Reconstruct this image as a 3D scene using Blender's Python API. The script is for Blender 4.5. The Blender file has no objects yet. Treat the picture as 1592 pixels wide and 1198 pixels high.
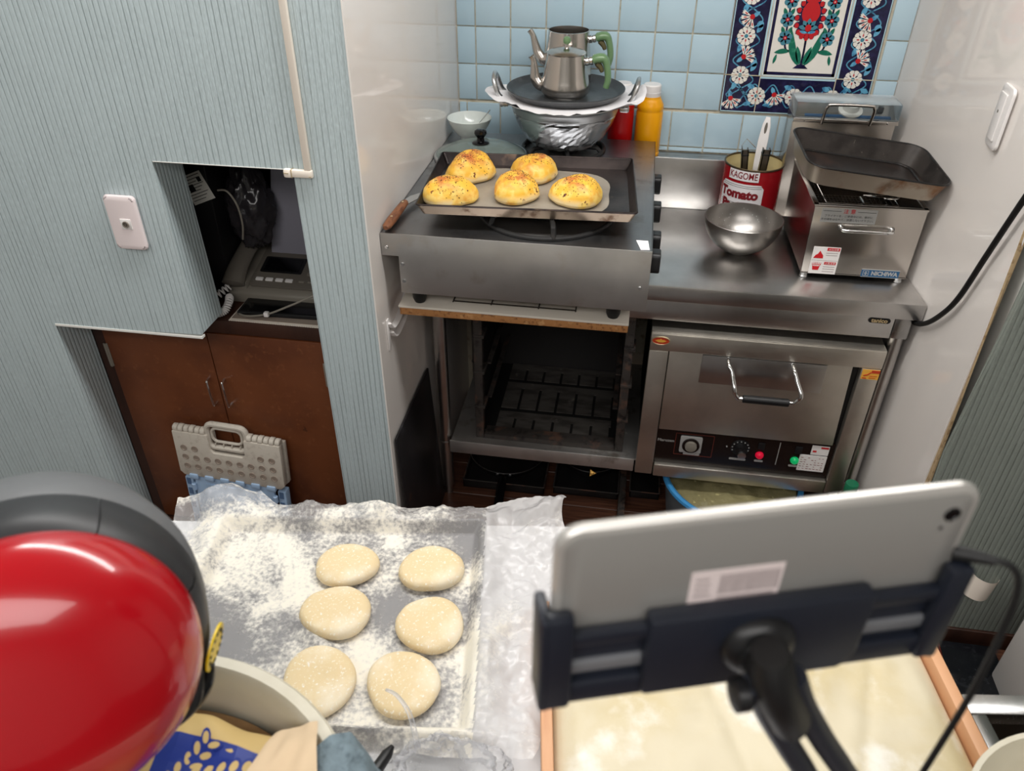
import bpy, bmesh, math, random
from math import sin, cos, pi, radians
from mathutils import Vector, Matrix, noise, Euler

C = bpy.context.scene.collection
SC = bpy.context.scene
random.seed(7)

# ------------------------------------------------------------------ camera
cam = bpy.data.cameras.new('camera')
cam_o = bpy.data.objects.new('camera', cam)
C.objects.link(cam_o)
cr = Vector((0.98759215, 0.15701627, 0.002762))
cu = Vector((-0.09255447, 0.56775526, 0.81797777))
cf = Vector((-0.12686767, 0.80808406, -0.5752432))
cam_o.matrix_world = Matrix(((cr.x, cu.x, -cf.x, 0.473925), (cr.y, cu.y, -cf.y, -2.332708),
                             (cr.z, cu.z, -cf.z, 1.714641), (0, 0, 0, 1)))
cam.sensor_width = 36.0
cam.lens = 1217.373 / 1592 * 36.0
cam.clip_start = 0.02
cam.dof.use_dof = True
cam.dof.focus_distance = 1.65
cam.dof.aperture_fstop = 7.2
SC.camera = cam_o

# ------------------------------------------------------------------ light
w = bpy.data.worlds.new('world')
SC.world = w
w.use_nodes = True
w.node_tree.nodes['Background'].inputs[0].default_value = (0.95, 0.97, 1.0, 1)
w.node_tree.nodes['Background'].inputs[1].default_value = 0.25

def area(name, loc, sx, sy, power, col=(1, 1, 1), rot=(0, 0, 0)):
    l = bpy.data.lights.new(name, 'AREA')
    l.shape = 'RECTANGLE'
    l.size, l.size_y, l.energy, l.color = sx, sy, power, col
    o = bpy.data.objects.new(name, l)
    C.objects.link(o)
    o.location = loc
    o.rotation_euler = rot
    return o
area('ceiling_tube_and_fill', (0.40, -1.08, 2.36), 1.9, 0.22, 31, (1.0, 0.985, 0.96))
area('ceiling_tube_and_fill', (0.30, -3.1, 2.36), 2.4, 0.9, 40, (1.0, 0.975, 0.95))  # added fill from behind the camera, not a known tube
area('ceiling_tube_and_fill', (-1.6, -2.2, 2.36), 0.30, 1.2, 12, (0.98, 1.0, 0.98))  # added fill from the left, not a known tube

SC.view_settings.view_transform = 'Standard'
SC.view_settings.look = 'None'
SC.view_settings.gamma = 1.0
SC.view_settings.use_curve_mapping = False
SC.view_settings.exposure = -0.10

# ------------------------------------------------------------------ mesh helpers
class MB:
    """collects shapes; becomes one mesh object"""
    def __init__(s):
        s.v, s.f, s.m = [], [], []
    def add(s, vs, fs, mi=0):
        o = len(s.v)
        s.v += [Vector(x) for x in vs]
        s.f += [tuple(i + o for i in f) for f in fs]
        s.m += [mi] * len(fs)
        return s
    def frombm(s, bm, mi=0):
        bm.verts.index_update()
        s.add([v.co.copy() for v in bm.verts], [[v.index for v in f.verts] for f in bm.faces], mi)
        bm.free()
        return s
    def box(s, x0, x1, y0, y1, z0, z1, bev=0, mi=0, seg=2, M=None):
        bm = bmesh.new()
        bmesh.ops.create_cube(bm, size=1.0)
        for v in bm.verts:
            v.co = Vector(((x0 + x1) / 2 + v.co.x * (x1 - x0), (y0 + y1) / 2 + v.co.y * (y1 - y0), (z0 + z1) / 2 + v.co.z * (z1 - z0)))
        if bev:
            bmesh.ops.bevel(bm, geom=bm.edges[:], offset=bev, segments=seg, profile=0.5, affect='EDGES')
        if M is not None:
            bm.transform(M)
        return s.frombm(bm, mi)
    def prism(s, poly, fn, d0, d1, mi=0, bev=0):
        """poly: 2-D outline; fn(a, b, d) -> 3-D point; swept from depth d0 to d1"""
        n = len(poly)
        bm = bmesh.new()
        A = [bm.verts.new(fn(a, b, d0)) for a, b in poly]
        B = [bm.verts.new(fn(a, b, d1)) for a, b in poly]
        bm.faces.new(A)
        bm.faces.new(B[::-1])
        for i in range(n):
            bm.faces.new((A[i], B[i], B[(i + 1) % n], A[(i + 1) % n]))
        bmesh.ops.recalc_face_normals(bm, faces=bm.faces[:])
        if bev:
            bmesh.ops.bevel(bm, geom=bm.edges[:], offset=bev, segments=2, profile=0.5, affect='EDGES')
        if n > 4:
            bmesh.ops.triangulate(bm, faces=[f for f in bm.faces if len(f.verts) > 4])
        return s.frombm(bm, mi)
    def lathe(s, prof, c=(0, 0, 0), seg=40, mi=0, axis=None, closed=False, ang=2 * pi):
        """prof: (r, h) pairs, spun about axis through c"""
        c = Vector(c)
        Q = Matrix.Identity(3) if axis is None else Vector((0, 0, 1)).rotation_difference(Vector(axis)).to_matrix()
        vs, fs, rings = [], [], []
        for r, h in prof:
            if r < 1e-6:
                rings.append([len(vs)])
                vs.append(c + Q @ Vector((0, 0, h)))
            else:
                rings.append(list(range(len(vs), len(vs) + seg)))
                for k in range(seg):
                    a = 2 * pi * k / seg
                    vs.append(c + Q @ Vector((r * cos(a), r * sin(a), h)))
        pairs = list(zip(rings[:-1], rings[1:]))
        if closed:
            pairs.append((rings[-1], rings[0]))
        for A, B in pairs:
            for k in range(seg):
                k2 = (k + 1) % seg
                if len(A) == 1 and len(B) == 1: continue
                if len(A) == 1: fs.append((A[0], B[k2], B[k]))
                elif len(B) == 1: fs.append((A[k], A[k2], B[0]))
                else: fs.append((A[k], A[k2], B[k2], B[k]))
        return s.add(vs, fs, mi)
    def cyl(s, p0, p1, r0, r1=None, seg=20, mi=0, bev=0.0):
        p0, p1 = Vector(p0), Vector(p1)
        r1 = r0 if r1 is None else r1
        L = (p1 - p0).length
        if bev:
            pr = [(0, 0), (r0 - bev, 0), (r0, bev), (r1, L - bev), (r1 - bev, L), (0, L)]
        else:
            pr = [(0, 0), (r0, 0), (r1, L), (0, L)]
        return s.lathe(pr, p0, seg, mi, axis=(p1 - p0))
    def tube(s, pts, r, seg=10, mi=0, closed=False, cap=True, flat=1.0):
        """r: number or one per point; flat squashes the section across the frame normal"""
        P = [Vector(p) for p in pts]
        n = len(P)
        R = r if isinstance(r, (list, tuple)) else [r] * n
        T = []
        for i in range(n):
            a = P[i - 1] if (i > 0 or closed) else P[i]
            b = P[(i + 1) % n] if (i < n - 1 or closed) else P[i]
            t = (b - a)
            T.append(t.normalized() if t.length > 1e-9 else Vector((0, 0, 1)))
        up = Vector((0, 0, 1)) if abs(T[0].z) < 0.9 else Vector((1, 0, 0))
        N = (up - T[0] * up.dot(T[0])).normalized()
        vs, fs = [], []
        for i in range(n):
            N = (N - T[i] * N.dot(T[i]))
            N = N.normalized() if N.length > 1e-6 else T[i].orthogonal().normalized()
            Bn = T[i].cross(N)
            for k in range(seg):
                a = 2 * pi * k / seg
                vs.append(P[i] + N * (R[i] * flat * cos(a)) + Bn * (R[i] * sin(a)))
        for i in range(n if closed else n - 1):
            j = (i + 1) % n
            for k in range(seg):
                k2 = (k + 1) % seg
                fs.append((i * seg + k, i * seg + k2, j * seg + k2, j * seg + k))
        if not closed and cap:
            fs.append(tuple(range(seg))[::-1])
            fs.append(tuple((n - 1) * seg + k for k in range(seg)))
        return s.add(vs, fs, mi)
    def grid(s, nx, ny, fn, mi=0, thick=None):
        vs = [fn(i / nx, j / ny) for j in range(ny + 1) for i in range(nx + 1)]
        fs = [(j * (nx + 1) + i, j * (nx + 1) + i + 1, (j + 1) * (nx + 1) + i + 1, (j + 1) * (nx + 1) + i) for j in range(ny) for i in range(nx)]
        return s.add(vs, fs, mi)
    def xf(s, M):
        s.v = [M @ v for v in s.v]
        return s
    def mesh(s, name, mats, ang=35, smooth=True):
        me = bpy.data.meshes.new(name)
        me.from_pydata([tuple(v) for v in s.v], [], s.f)
        for m in (mats if isinstance(mats, (list, tuple)) else [mats]):
            me.materials.append(m)
        me.polygons.foreach_set('material_index', s.m)
        if smooth:
            me.polygons.foreach_set('use_smooth', [True] * len(s.f))
            me.update()
            me.set_sharp_from_angle(angle=radians(ang))
        me.update()
        return me

def rot(axis, a, c=(0, 0, 0)):
    return Matrix.Translation(c) @ Matrix.Rotation(a, 4, axis) @ Matrix.Translation(-Vector(c))

def bez(pts, n=12):
    """Catmull-Rom through pts"""
    P = [Vector(p) for p in pts]
    out = []
    for i in range(len(P) - 1):
        a, b, c, d = P[max(i - 1, 0)], P[i], P[i + 1], P[min(i + 2, len(P) - 1)]
        for k in range(n):
            t = k / n
            out.append(0.5 * ((2 * b) + (c - a) * t + (2 * a - 5 * b + 4 * c - d) * t * t + (3 * b - a - 3 * c + d) * t ** 3))
    out.append(P[-1])
    return out

def rrect(w, h, r, n=5, cx=0, cy=0):
    out = []
    for sx, sy, a0 in ((1, 1, 0), (-1, 1, 90), (-1, -1, 180), (1, -1, 270)):
        for k in range(n + 1):
            a = radians(a0 + 90 * k / n)
            out.append((cx + sx * (w / 2 - r) + r * cos(a), cy + sy * (h / 2 - r) + r * sin(a)))
    return out

class Thing:
    def __init__(s, name, label, cat, loc=(0, 0, 0), rz=0.0, group=None, eul=None):
        o = bpy.data.objects.new(name, None)
        o.empty_display_size = 0.05
        C.objects.link(o)
        o.location = loc
        o.rotation_euler = eul if eul else (0, 0, rz)
        o['label'], o['category'] = label, cat
        if group: o['group'] = group
        s.o = o
        s.M = Matrix.Translation(loc) @ Euler(o.rotation_euler).to_matrix().to_4x4()
        s.Mi = s.M.inverted()
    def part(s, name, mb, mats, parent=None, world=True, label=None, ang=35, smooth=True, stuff=False):
        if world: mb.xf(s.Mi)
        ob = bpy.data.objects.new(name, mb.mesh(name, mats, ang, smooth))
        C.objects.link(ob)
        ob.parent = parent or s.o
        if label: ob['label'] = label
        if stuff: ob['kind'] = 'stuff'
        return ob
    def text(s, name, body, size, fn, mats, parent=None, **k):
        return s.part(name, text_mb(body, size, fn, **k), mats, parent, smooth=False)

def single(name, mb, mats, label, cat, loc=None, group=None, ang=35):
    """a thing that is one mesh, origin at loc"""
    L = Vector(loc) if loc is not None else Vector((0, 0, 0))
    mb.xf(Matrix.Translation(-L))
    ob = bpy.data.objects.new(name, mb.mesh(name, mats, ang))
    C.objects.link(ob)
    ob.location = L
    ob['label'], ob['category'] = label, cat
    if group: ob['group'] = group
    return ob

def struct(name, mb, mats, parent=None, ang=35, smooth=True):
    ob = bpy.data.objects.new(name, mb.mesh(name, mats, ang, smooth))
    C.objects.link(ob)
    if parent: ob.parent = parent
    else: ob['kind'] = 'structure'
    return ob

def copy_tree(o, parent=None):
    c = o.copy()
    C.objects.link(c)
    if parent: c.parent = parent
    for ch in list(o.children): copy_tree(ch, c)
    return c

def text_mb(body, size, fn, align='CENTER', depth=0.0004, bold=0.0, squash=1.0):
    """lettering as flat mesh; fn(a, b, d) -> 3-D point"""
    cu_ = bpy.data.curves.new('lettering', 'FONT')
    cu_.body, cu_.size, cu_.align_x, cu_.align_y = body, size, align, 'CENTER'
    cu_.resolution_u = 3
    cu_.offset = bold
    ob = bpy.data.objects.new('lettering', cu_)
    C.objects.link(ob)
    dg = bpy.context.evaluated_depsgraph_get()
    me = bpy.data.meshes.new_from_object(ob.evaluated_get(dg))
    mb = MB()
    mb.add([fn(v.co.x * squash, v.co.y, depth) for v in me.vertices], [tuple(p.vertices) for p in me.polygons])
    bpy.data.objects.remove(ob)
    bpy.data.curves.remove(cu_)
    bpy.data.meshes.remove(me)
    return mb

# ------------------------------------------------------------------ materials
def lin(c):
    """sRGB 0-255 -> linear"""
    out = []
    for x in c[:3]:
        x = x / 255
        out.append(x / 12.92 if x <= 0.04045 else ((x + 0.055) / 1.055) ** 2.4)
    return (*out, 1.0)

class NT:
    def __init__(s, name):
        m = bpy.data.materials.new(name)
        m.use_nodes = True
        s.m, s.t = m, m.node_tree
        s.b = s.t.nodes['Principled BSDF']
        s.out = s.t.nodes['Material Output']
        s.tc = None
    def n(s, typ, **k):
        x = s.t.nodes.new(typ)
        for a, b in k.items(): setattr(x, a, b)
        return x
    def l(s, a, b): s.t.links.new(a, b)
    def coord(s, stretch=(1, 1, 1), rotz=0):
        if s.tc is None: s.tc = s.n('ShaderNodeTexCoord')
        mp = s.n('ShaderNodeMapping')
        mp.inputs['Scale'].default_value = stretch
        mp.inputs['Rotation'].default_value = (0, 0, rotz)
        s.l(s.tc.outputs['Object'], mp.inputs['Vector'])
        return mp.outputs['Vector']
    def noise(s, scale, detail=4, stretch=(1, 1, 1), rough=0.55, dist=0.0):
        x = s.n('ShaderNodeTexNoise')
        x.inputs['Scale'].default_value, x.inputs['Detail'].default_value = scale, detail
        x.inputs['Roughness'].default_value, x.inputs['Distortion'].default_value = rough, dist
        s.l(s.coord(stretch), x.inputs['Vector'])
        return x.outputs['Fac']
    def ramp(s, fac, lo, hi, a=0.0, b=1.0):
        x = s.n('ShaderNodeMapRange')
        x.interpolation_type = 'SMOOTHSTEP'
        for nm, v in (('From Min', lo), ('From Max', hi), ('To Min', a), ('To Max', b)): x.inputs[nm].default_value = v
        s.l(fac, x.inputs['Value'])
        return x.outputs['Result']
    def mix(s, fac, a, b, mode='MIX'):
        x = s.n('ShaderNodeMix', data_type='RGBA', blend_type=mode)
        for i, v in ((0, fac), (6, a), (7, b)):
            if hasattr(v, 'is_linked'): s.l(v, x.inputs[i])
            else: x.inputs[i].default_value = v
        return x.outputs[2]
    def math(s, op, a, b=0.0):
        x = s.n('ShaderNodeMath', operation=op)
        for i, v in ((0, a), (1, b)):
            if hasattr(v, 'is_linked'): s.l(v, x.inputs[i])
            else: x.inputs[i].default_value = v
        return x.outputs[0]
    def bump(s, fac, strength, dist):
        x = s.n('ShaderNodeBump')
        x.inputs['Strength'].default_value, x.inputs['Distance'].default_value = strength, dist
        s.l(fac, x.inputs['Height'])
        if s.b.inputs['Normal'].is_linked:
            s.l(s.b.inputs['Normal'].links[0].from_socket, x.inputs['Normal'])
        s.l(x.outputs['Normal'], s.b.inputs['Normal'])

def mat(name, col, rough=0.5, metal=0.0, layers=(), bump=None, coat=0.0, spec=0.5, trans=0.0, alpha=1.0, emit=None, sss=0.0, rlayer=None, ior=1.45):
    """layers: (scale, colour, lo, hi, stretch) noise blotches over the base colour; bump: (scale, strength, dist, stretch)"""
    t = NT(name)
    c = lin(col)
    b = t.b.inputs
    b['Base Color'].default_value = c
    b['Roughness'].default_value, b['Metallic'].default_value = rough, metal
    b['Coat Weight'].default_value = coat
    b['Coat Roughness'].default_value = 0.05
    b['Specular IOR Level'].default_value = spec
    b['Transmission Weight'].default_value = trans
    b['Alpha'].default_value = alpha
    b['IOR'].default_value = ior
    if sss:
        b['Subsurface Weight'].default_value = sss
        b['Subsurface Scale'].default_value = 0.01
        b['Subsurface Radius'].default_value = (1.0, 0.7, 0.4)
    cur = c
    for L in layers:
        sc, col2, lo, hi = L[:4]
        st = L[4] if len(L) > 4 else (1, 1, 1)
        cur = t.mix(t.ramp(t.noise(sc, 6, st), lo, hi), cur, lin(col2))
    if layers: t.l(cur, b['Base Color'])
    if rlayer:
        sc, lo, hi, a, bb = rlayer[:5]
        st = rlayer[5] if len(rlayer) > 5 else (1, 1, 1)
        t.l(t.ramp(t.noise(sc, 5, st), lo, hi, a, bb), b['Roughness'])
    if bump:
        t.bump(t.noise(bump[0], 4, bump[3] if len(bump) > 3 else (1, 1, 1)), bump[1], bump[2])
    if emit:
        b['Emission Color'].default_value = lin(emit[0])
        b['Emission Strength'].default_value = emit[1]
    t.m.diffuse_color = c
    return t.m
# ------------------------------------------------------------------ material library
def ridged(name, col, dark):
    t = NT(name)
    tc = t.coord()
    sp = t.n('ShaderNodeSeparateXYZ')
    t.l(tc, sp.inputs[0])
    s = t.math('ADD', sp.outputs['X'], sp.outputs['Y'])
    wob = t.math('MULTIPLY', t.noise(7.0, 2, (1, 1, 0.10)), 1.1)
    u = t.math('ADD', t.math('MULTIPLY', s, 1 / 0.0118), wob)
    fr = t.math('FRACT', u)
    tri = t.math('ABSOLUTE', t.math('SUBTRACT', fr, 0.5))
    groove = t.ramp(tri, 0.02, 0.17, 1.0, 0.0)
    cell = t.math('FLOOR', u)
    zz = t.math('FLOOR', t.math('ADD', t.math('MULTIPLY', sp.outputs['Z'], 7.0), t.math('MULTIPLY', cell, 0.37)))
    cb = t.n('ShaderNodeCombineXYZ')
    t.l(cell, cb.inputs[0]); t.l(zz, cb.inputs[1])
    wn = t.n('ShaderNodeTexWhiteNoise')
    t.l(cb.outputs[0], wn.inputs['Vector'])
    amp = t.ramp(wn.outputs['Value'], 0.10, 1.0, 0.38, 1.0)
    g = t.math('MULTIPLY', groove, amp)
    base = t.mix(t.ramp(t.noise(3.0, 3), 0.35, 0.7), lin(col), lin([c * 0.95 for c in col]))
    base = t.mix(t.ramp(t.noise(420, 2, (1, 1, 0.2)), 0.3, 0.8), base, lin([min(255, c * 1.05) for c in col]))
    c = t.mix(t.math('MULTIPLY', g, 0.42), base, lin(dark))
    c = t.mix(t.math('MULTIPLY', t.ramp(t.math('ABSOLUTE', t.math('SUBTRACT', fr, 0.74)), 0.0, 0.13, 1.0, 0.0), 0.35), c, lin([min(255, x * 1.12) for x in col]))  # painted highlight: one side of each ridge lightened as if lit
    t.l(c, t.b.inputs['Base Color'])
    t.b.inputs['Roughness'].default_value = 0.5
    t.bump(t.math('SUBTRACT', 1.0, t.math('ADD', t.math('MULTIPLY', g, 0.8), t.math('MULTIPLY', t.ramp(tri, 0.1, 0.5, 1, 0), 0.2))), 0.8, 0.0016)
    return t.m

def brushed(name, col, rough=0.28, axis='x', dirty=None):
    t = NT(name)
    st = {'x': (6, 160, 160), 'y': (160, 6, 160), 'z': (160, 160, 6)}[axis]
    n = t.noise(3.0, 3, st)
    big = t.noise(5.0, 4)
    cur = t.mix(t.ramp(big, 0.35, 0.7), lin(col), lin([c * 0.88 for c in col]))
    if dirty:
        cur = t.mix(t.ramp(t.noise(14, 6), 0.55, 0.72), cur, lin(dirty))
    t.l(cur, t.b.inputs['Base Color'])
    t.b.inputs['Metallic'].default_value = 1.0
    t.l(t.ramp(n, 0.2, 0.8, rough * 0.92, rough * 1.12), t.b.inputs['Roughness'])
    t.bump(n, 0.02, 0.0004)
    return t.m

M = {}
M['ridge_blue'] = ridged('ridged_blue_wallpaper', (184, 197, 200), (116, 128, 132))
M['ridge_shaded'] = ridged('ridged_wallpaper_shaded', (136, 143, 136), (92, 98, 92))  # same wallpaper as the blue, with its shade put into the colour
M['white_panel'] = mat('glossy_white_panel', (230, 224, 219), 0.06)
M['white_paint'] = mat('white_ceiling_paint', (236, 234, 228), 0.8)
M['wall_paint'] = mat('plain_wall_paint', (205, 205, 200), 0.8)
M['grout'] = mat('cream_grout', (205, 196, 176), 0.85, layers=[(40, (168, 150, 120), 0.5, 0.75)], bump=(200, 0.3, 0.001))
def tile_mat():
    t = NT('pale_blue_glazed_tile')
    oi = t.n('ShaderNodeObjectInfo')
    c = t.mix(oi.outputs['Random'], lin((172, 198, 212)), lin((181, 205, 217)))
    t.l(c, t.b.inputs['Base Color'])
    t.b.inputs['Roughness'].default_value = 0.12
    t.bump(t.noise(9, 2), 0.12, 0.002)
    return t.m
M['tile'] = tile_mat()
M['navy'] = mat('navy_glaze', (22, 20, 52), 0.15, layers=[(60, (36, 34, 74), 0.4, 0.7)])
M['porcelain'] = mat('white_glaze', (226, 222, 214), 0.15)
M['sky_glaze'] = mat('light_blue_glaze', (98, 164, 196), 0.15, layers=[(80, (60, 120, 160), 0.45, 0.65)])
M['teal_glaze'] = mat('teal_glaze', (70, 128, 146), 0.15)
M['red_glaze'] = mat('red_glaze', (186, 34, 40), 0.2)
M['green_glaze'] = mat('green_glaze', (24, 104, 84), 0.15, layers=[(70, (60, 140, 110), 0.5, 0.7)])
M['pale_line'] = mat('pale_blue_glaze', (176, 208, 220), 0.15)
def planks_mat():
    return mat('dark_brown_plank', (96, 62, 46), 0.38, layers=[(6, (70, 42, 32), 0.35, 0.65, (1.2, 22, 1)), (5, (120, 80, 58), 0.55, 0.8, (1, 16, 1))], bump=(8, 0.15, 0.001, (1, 30, 1)))
M['plank'] = planks_mat()
M['steel_x'] = brushed('brushed_stainless', (206, 204, 202), 0.30, 'x')
M['steel_y'] = brushed('brushed_stainless_lengthwise', (190, 189, 188), 0.25, 'y')
M['steel_z'] = brushed('brushed_stainless_upright', (204, 201, 198), 0.30, 'z')
M['steel_stove'] = brushed('dull_stove_steel', (196, 194, 192), 0.42, 'x', (180, 174, 168))
M['steel_stove_top'] = brushed('worn_stove_top_steel', (160, 160, 162), 0.34, 'y', (132, 130, 128))
M['steel_oven'] = brushed('oven_front_steel', (214, 208, 198), 0.42, 'x')
M['steel_shelf'] = brushed('stained_shelf_steel', (222, 219, 216), 0.55, 'x', (160, 150, 140))
M['chrome'] = mat('polished_chrome', (222, 222, 222), 0.08, 1.0)
M['satin'] = mat('satin_stainless', (196, 190, 184), 0.22, 1.0, bump=(300, 0.04, 0.0005))
M['satin_dark'] = mat('satin_stainless_inside', (120, 112, 104), 0.35, 1.0)
M['hammered'] = mat('hammered_aluminium', (212, 214, 216), 0.20, 1.0)
M['pan_floor'] = mat('brown_black_pan_floor', (38, 33, 31), 0.34, 0.2, layers=[(11, (58, 44, 38), 0.52, 0.66), (60, (84, 68, 56), 0.66, 0.76)], bump=(160, 0.12, 0.001))
M['roast_wall_lit'] = mat('scratched_black_pan_wall_lit', (64, 59, 56), 0.36, 0.3, layers=[(12, (42, 38, 36), 0.45, 0.66), (70, (120, 112, 104), 0.66, 0.76)], bump=(160, 0.12, 0.001))  # real scratches; base lightened to put in the light the walls reflect
M['soot_grey'] = mat('sooty_grey_panel', (44, 42, 42), 0.6)
M['alu'] = mat('plain_aluminium', (206, 207, 208), 0.3, 1.0, bump=(250, 0.05, 0.0005))
M['black'] = mat('black_plastic', (22, 22, 24), 0.38)
M['black_gloss'] = mat('glossy_black_plastic', (12, 12, 14), 0.12)
M['black_iron'] = mat('black_cast_iron', (26, 25, 25), 0.5, layers=[(40, (44, 40, 38), 0.55, 0.75)], bump=(220, 0.2, 0.001))
M['burner_dark'] = mat('sooty_burner_pan', (20, 19, 19), 0.55, 0.3, layers=[(60, (52, 44, 38), 0.62, 0.8)])
M['pan_steel'] = mat('scorched_baking_sheet', (70, 62, 60), 0.30, 0.75, layers=[(9, (38, 33, 33), 0.4, 0.65), (16, (118, 98, 84), 0.6, 0.78)], bump=(120, 0.1, 0.0008))
M['pan_side'] = mat('scorched_sheet_side', (168, 150, 132), 0.35, 0.8, layers=[(22, (96, 70, 52), 0.52, 0.7), (10, (205, 195, 180), 0.6, 0.75)], bump=(120, 0.1, 0.0008))
M['parchment'] = mat('greased_parchment', (150, 142, 130), 0.38, layers=[(10, (128, 120, 110), 0.4, 0.7)])
def bread():
    t = NT('baked_bread_crust')
    sp = t.n('ShaderNodeSeparateXYZ')
    t.l(t.coord(), sp.inputs[0])
    pale = lin((236, 212, 160)); gold = lin((238, 184, 62)); brown = lin((188, 104, 46)); dark = lin((110, 54, 28))
    c = t.mix(t.ramp(t.math('ADD', sp.outputs['Z'], t.math('MULTIPLY', t.noise(22, 3), 0.014)), 0.017, 0.032), pale, gold)
    c = t.mix(t.ramp(t.noise(30, 5), 0.46, 0.62), c, lin((244, 208, 112)))
    c = t.mix(t.ramp(t.noise(17, 5), 0.56, 0.70), c, lin((226, 156, 52)))
    top = t.ramp(sp.outputs['Z'], 0.030, 0.058)
    c = t.mix(t.math('MULTIPLY', top, t.ramp(t.noise(34, 6), 0.40, 0.60)), c, brown)
    c = t.mix(t.math('MULTIPLY', t.ramp(sp.outputs['Z'], 0.008, 0.02), t.ramp(t.noise(48, 4), 0.655, 0.68)), c, dark)
    t.l(c, t.b.inputs['Base Color'])
    t.b.inputs['Roughness'].default_value = 0.5
    t.b.inputs['Subsurface Weight'].default_value = 0.05
    t.b.inputs['Subsurface Scale'].default_value = 0.004
    t.bump(t.noise(70, 5), 0.3, 0.002)
    return t.m
M['bread'] = bread()
M['seed'] = mat('black_seed', (40, 34, 24), 0.5)
M['dough'] = mat('floured_raw_dough', (226, 204, 162), 0.72, layers=[(14, (238, 226, 202), 0.44, 0.72), (260, (242, 236, 224), 0.56, 0.70)], bump=(160, 0.35, 0.0016), sss=0.08)
M['dough_sheet'] = mat('risen_dough_under_film', (214, 203, 176), 0.5, layers=[(6, (206, 189, 146), 0.42, 0.68), (12, (234, 230, 220), 0.52, 0.72)], bump=(24, 0.2, 0.004))
def film(name, dusty, lo, hi, clear=0.45):
    """thin translucent plastic, opaque where flour lies on it"""
    t = NT(name)
    n1 = t.noise(7.5, 9, (1, 1, 1), 0.62, 0.4)
    n2 = t.noise(160, 4)
    fl = t.ramp(t.math('ADD', t.math('MULTIPLY', n1, 0.76), t.math('MULTIPLY', n2, 0.24)), lo, hi)
    c = t.mix(fl, lin((228, 225, 225)), lin((234, 228, 214)))
    t.l(c, t.b.inputs['Base Color'])
    t.l(t.ramp(fl, 0, 1, 0.22, 0.8), t.b.inputs['Roughness'])
    tr = t.n('ShaderNodeBsdfTransparent')
    mx = t.n('ShaderNodeMixShader')
    t.l(t.ramp(fl, 0, 1, clear, dusty), mx.inputs[0])
    t.l(t.b.outputs[0], mx.inputs[1])
    t.l(tr.outputs[0], mx.inputs[2])
    t.l(mx.outputs[0], t.out.inputs['Surface'])
    t.bump(t.noise(24, 5, (1, 1, 1), 0.55, 1.0), 0.28, 0.004)
    return t.m
M['film'] = film('floured_plastic_film', 0.0, 0.40, 0.62, 0.70)
M['film_clear'] = film('crumpled_plastic_film', 0.15, 0.5, 0.8, 0.45)
M['tray_grey'] = mat('dark_grey_tray', (70, 70, 74), 0.5, 0.3)
M['table_white'] = mat('white_table_laminate', (222, 222, 224), 0.35)
M['door_brown'] = mat('brown_wood_door', (112, 62, 34), 0.42, layers=[(5, (92, 48, 26), 0.4, 0.7), (60, (124, 74, 44), 0.55, 0.8), (22, (60, 32, 20), 0.70, 0.78)], bump=(40, 0.06, 0.001))
M['frame_brown'] = mat('dark_brown_frame', (64, 38, 28), 0.45, layers=[(14, (46, 27, 20), 0.45, 0.7, (1, 1, .2))])
M['white_plastic'] = mat('white_plastic', (232, 228, 226), 0.3)
M['cream_plastic'] = mat('cream_plastic', (240, 229, 216), 0.4)
M['fax_grey'] = mat('grey_beige_plastic', (104, 98, 90), 0.45)
M['fax_light'] = mat('light_beige_plastic', (132, 126, 116), 0.45)
M['stool_beige'] = mat('warm_grey_plastic', (196, 188, 176), 0.42, layers=[(80, (178, 168, 156), 0.5, 0.75)])
M['stool_dot'] = mat('rubber_dot', (150, 136, 124), 0.6)
M['stool_blue'] = mat('pale_blue_plastic', (156, 182, 212), 0.42)
M['particle'] = mat('particle_board_edge', (170, 118, 70), 0.75, layers=[(140, (120, 76, 42), 0.5, 0.7), (60, (196, 150, 100), 0.55, 0.75)])
M['laminate'] = mat('pale_laminate', (214, 206, 194), 0.35, layers=[(12, (170, 160, 148), 0.55, 0.8)])
M['rust'] = mat('rusty_blackened_iron', (66, 61, 58), 0.6, 0.2, layers=[(18, (104, 78, 66), 0.52, 0.66), (40, (34, 30, 29), 0.5, 0.7)], bump=(90, 0.3, 0.002))
M['old_plate'] = mat('stained_oven_floor', (92, 88, 84), 0.55, 0.3, layers=[(10, (64, 60, 57), 0.4, 0.66, (1, 3, 1)), (30, (130, 124, 116), 0.62, 0.8)])
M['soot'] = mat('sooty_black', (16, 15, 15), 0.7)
M['stained_board'] = mat('blackened_metal_sheet', (38, 36, 38), 0.42, 0.4, layers=[(9, (92, 94, 100), 0.56, 0.75, (1, 1, .4)), (16, (90, 62, 48), 0.64, 0.75)], bump=(30, 0.1, 0.002))
M['wood_handle'] = mat('wooden_handle', (130, 84, 56), 0.5, layers=[(30, (92, 54, 36), 0.45, 0.7, (6, 1, 1))])
M['brass'] = mat('pale_rivet', (214, 196, 160), 0.3, 0.8)
M['green_bakelite'] = mat('sage_green_plastic', (104, 136, 96), 0.3, coat=0.3)
M['scorch'] = mat('scorched_plastic', (92, 84, 56), 0.5)
M['glass'] = mat('greenish_lid_glass', (176, 192, 186), 0.12, trans=0.72, ior=1.3)
M['clear'] = mat('clear_acrylic', (236, 240, 242), 0.05, trans=1.0, ior=1.12)
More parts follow.
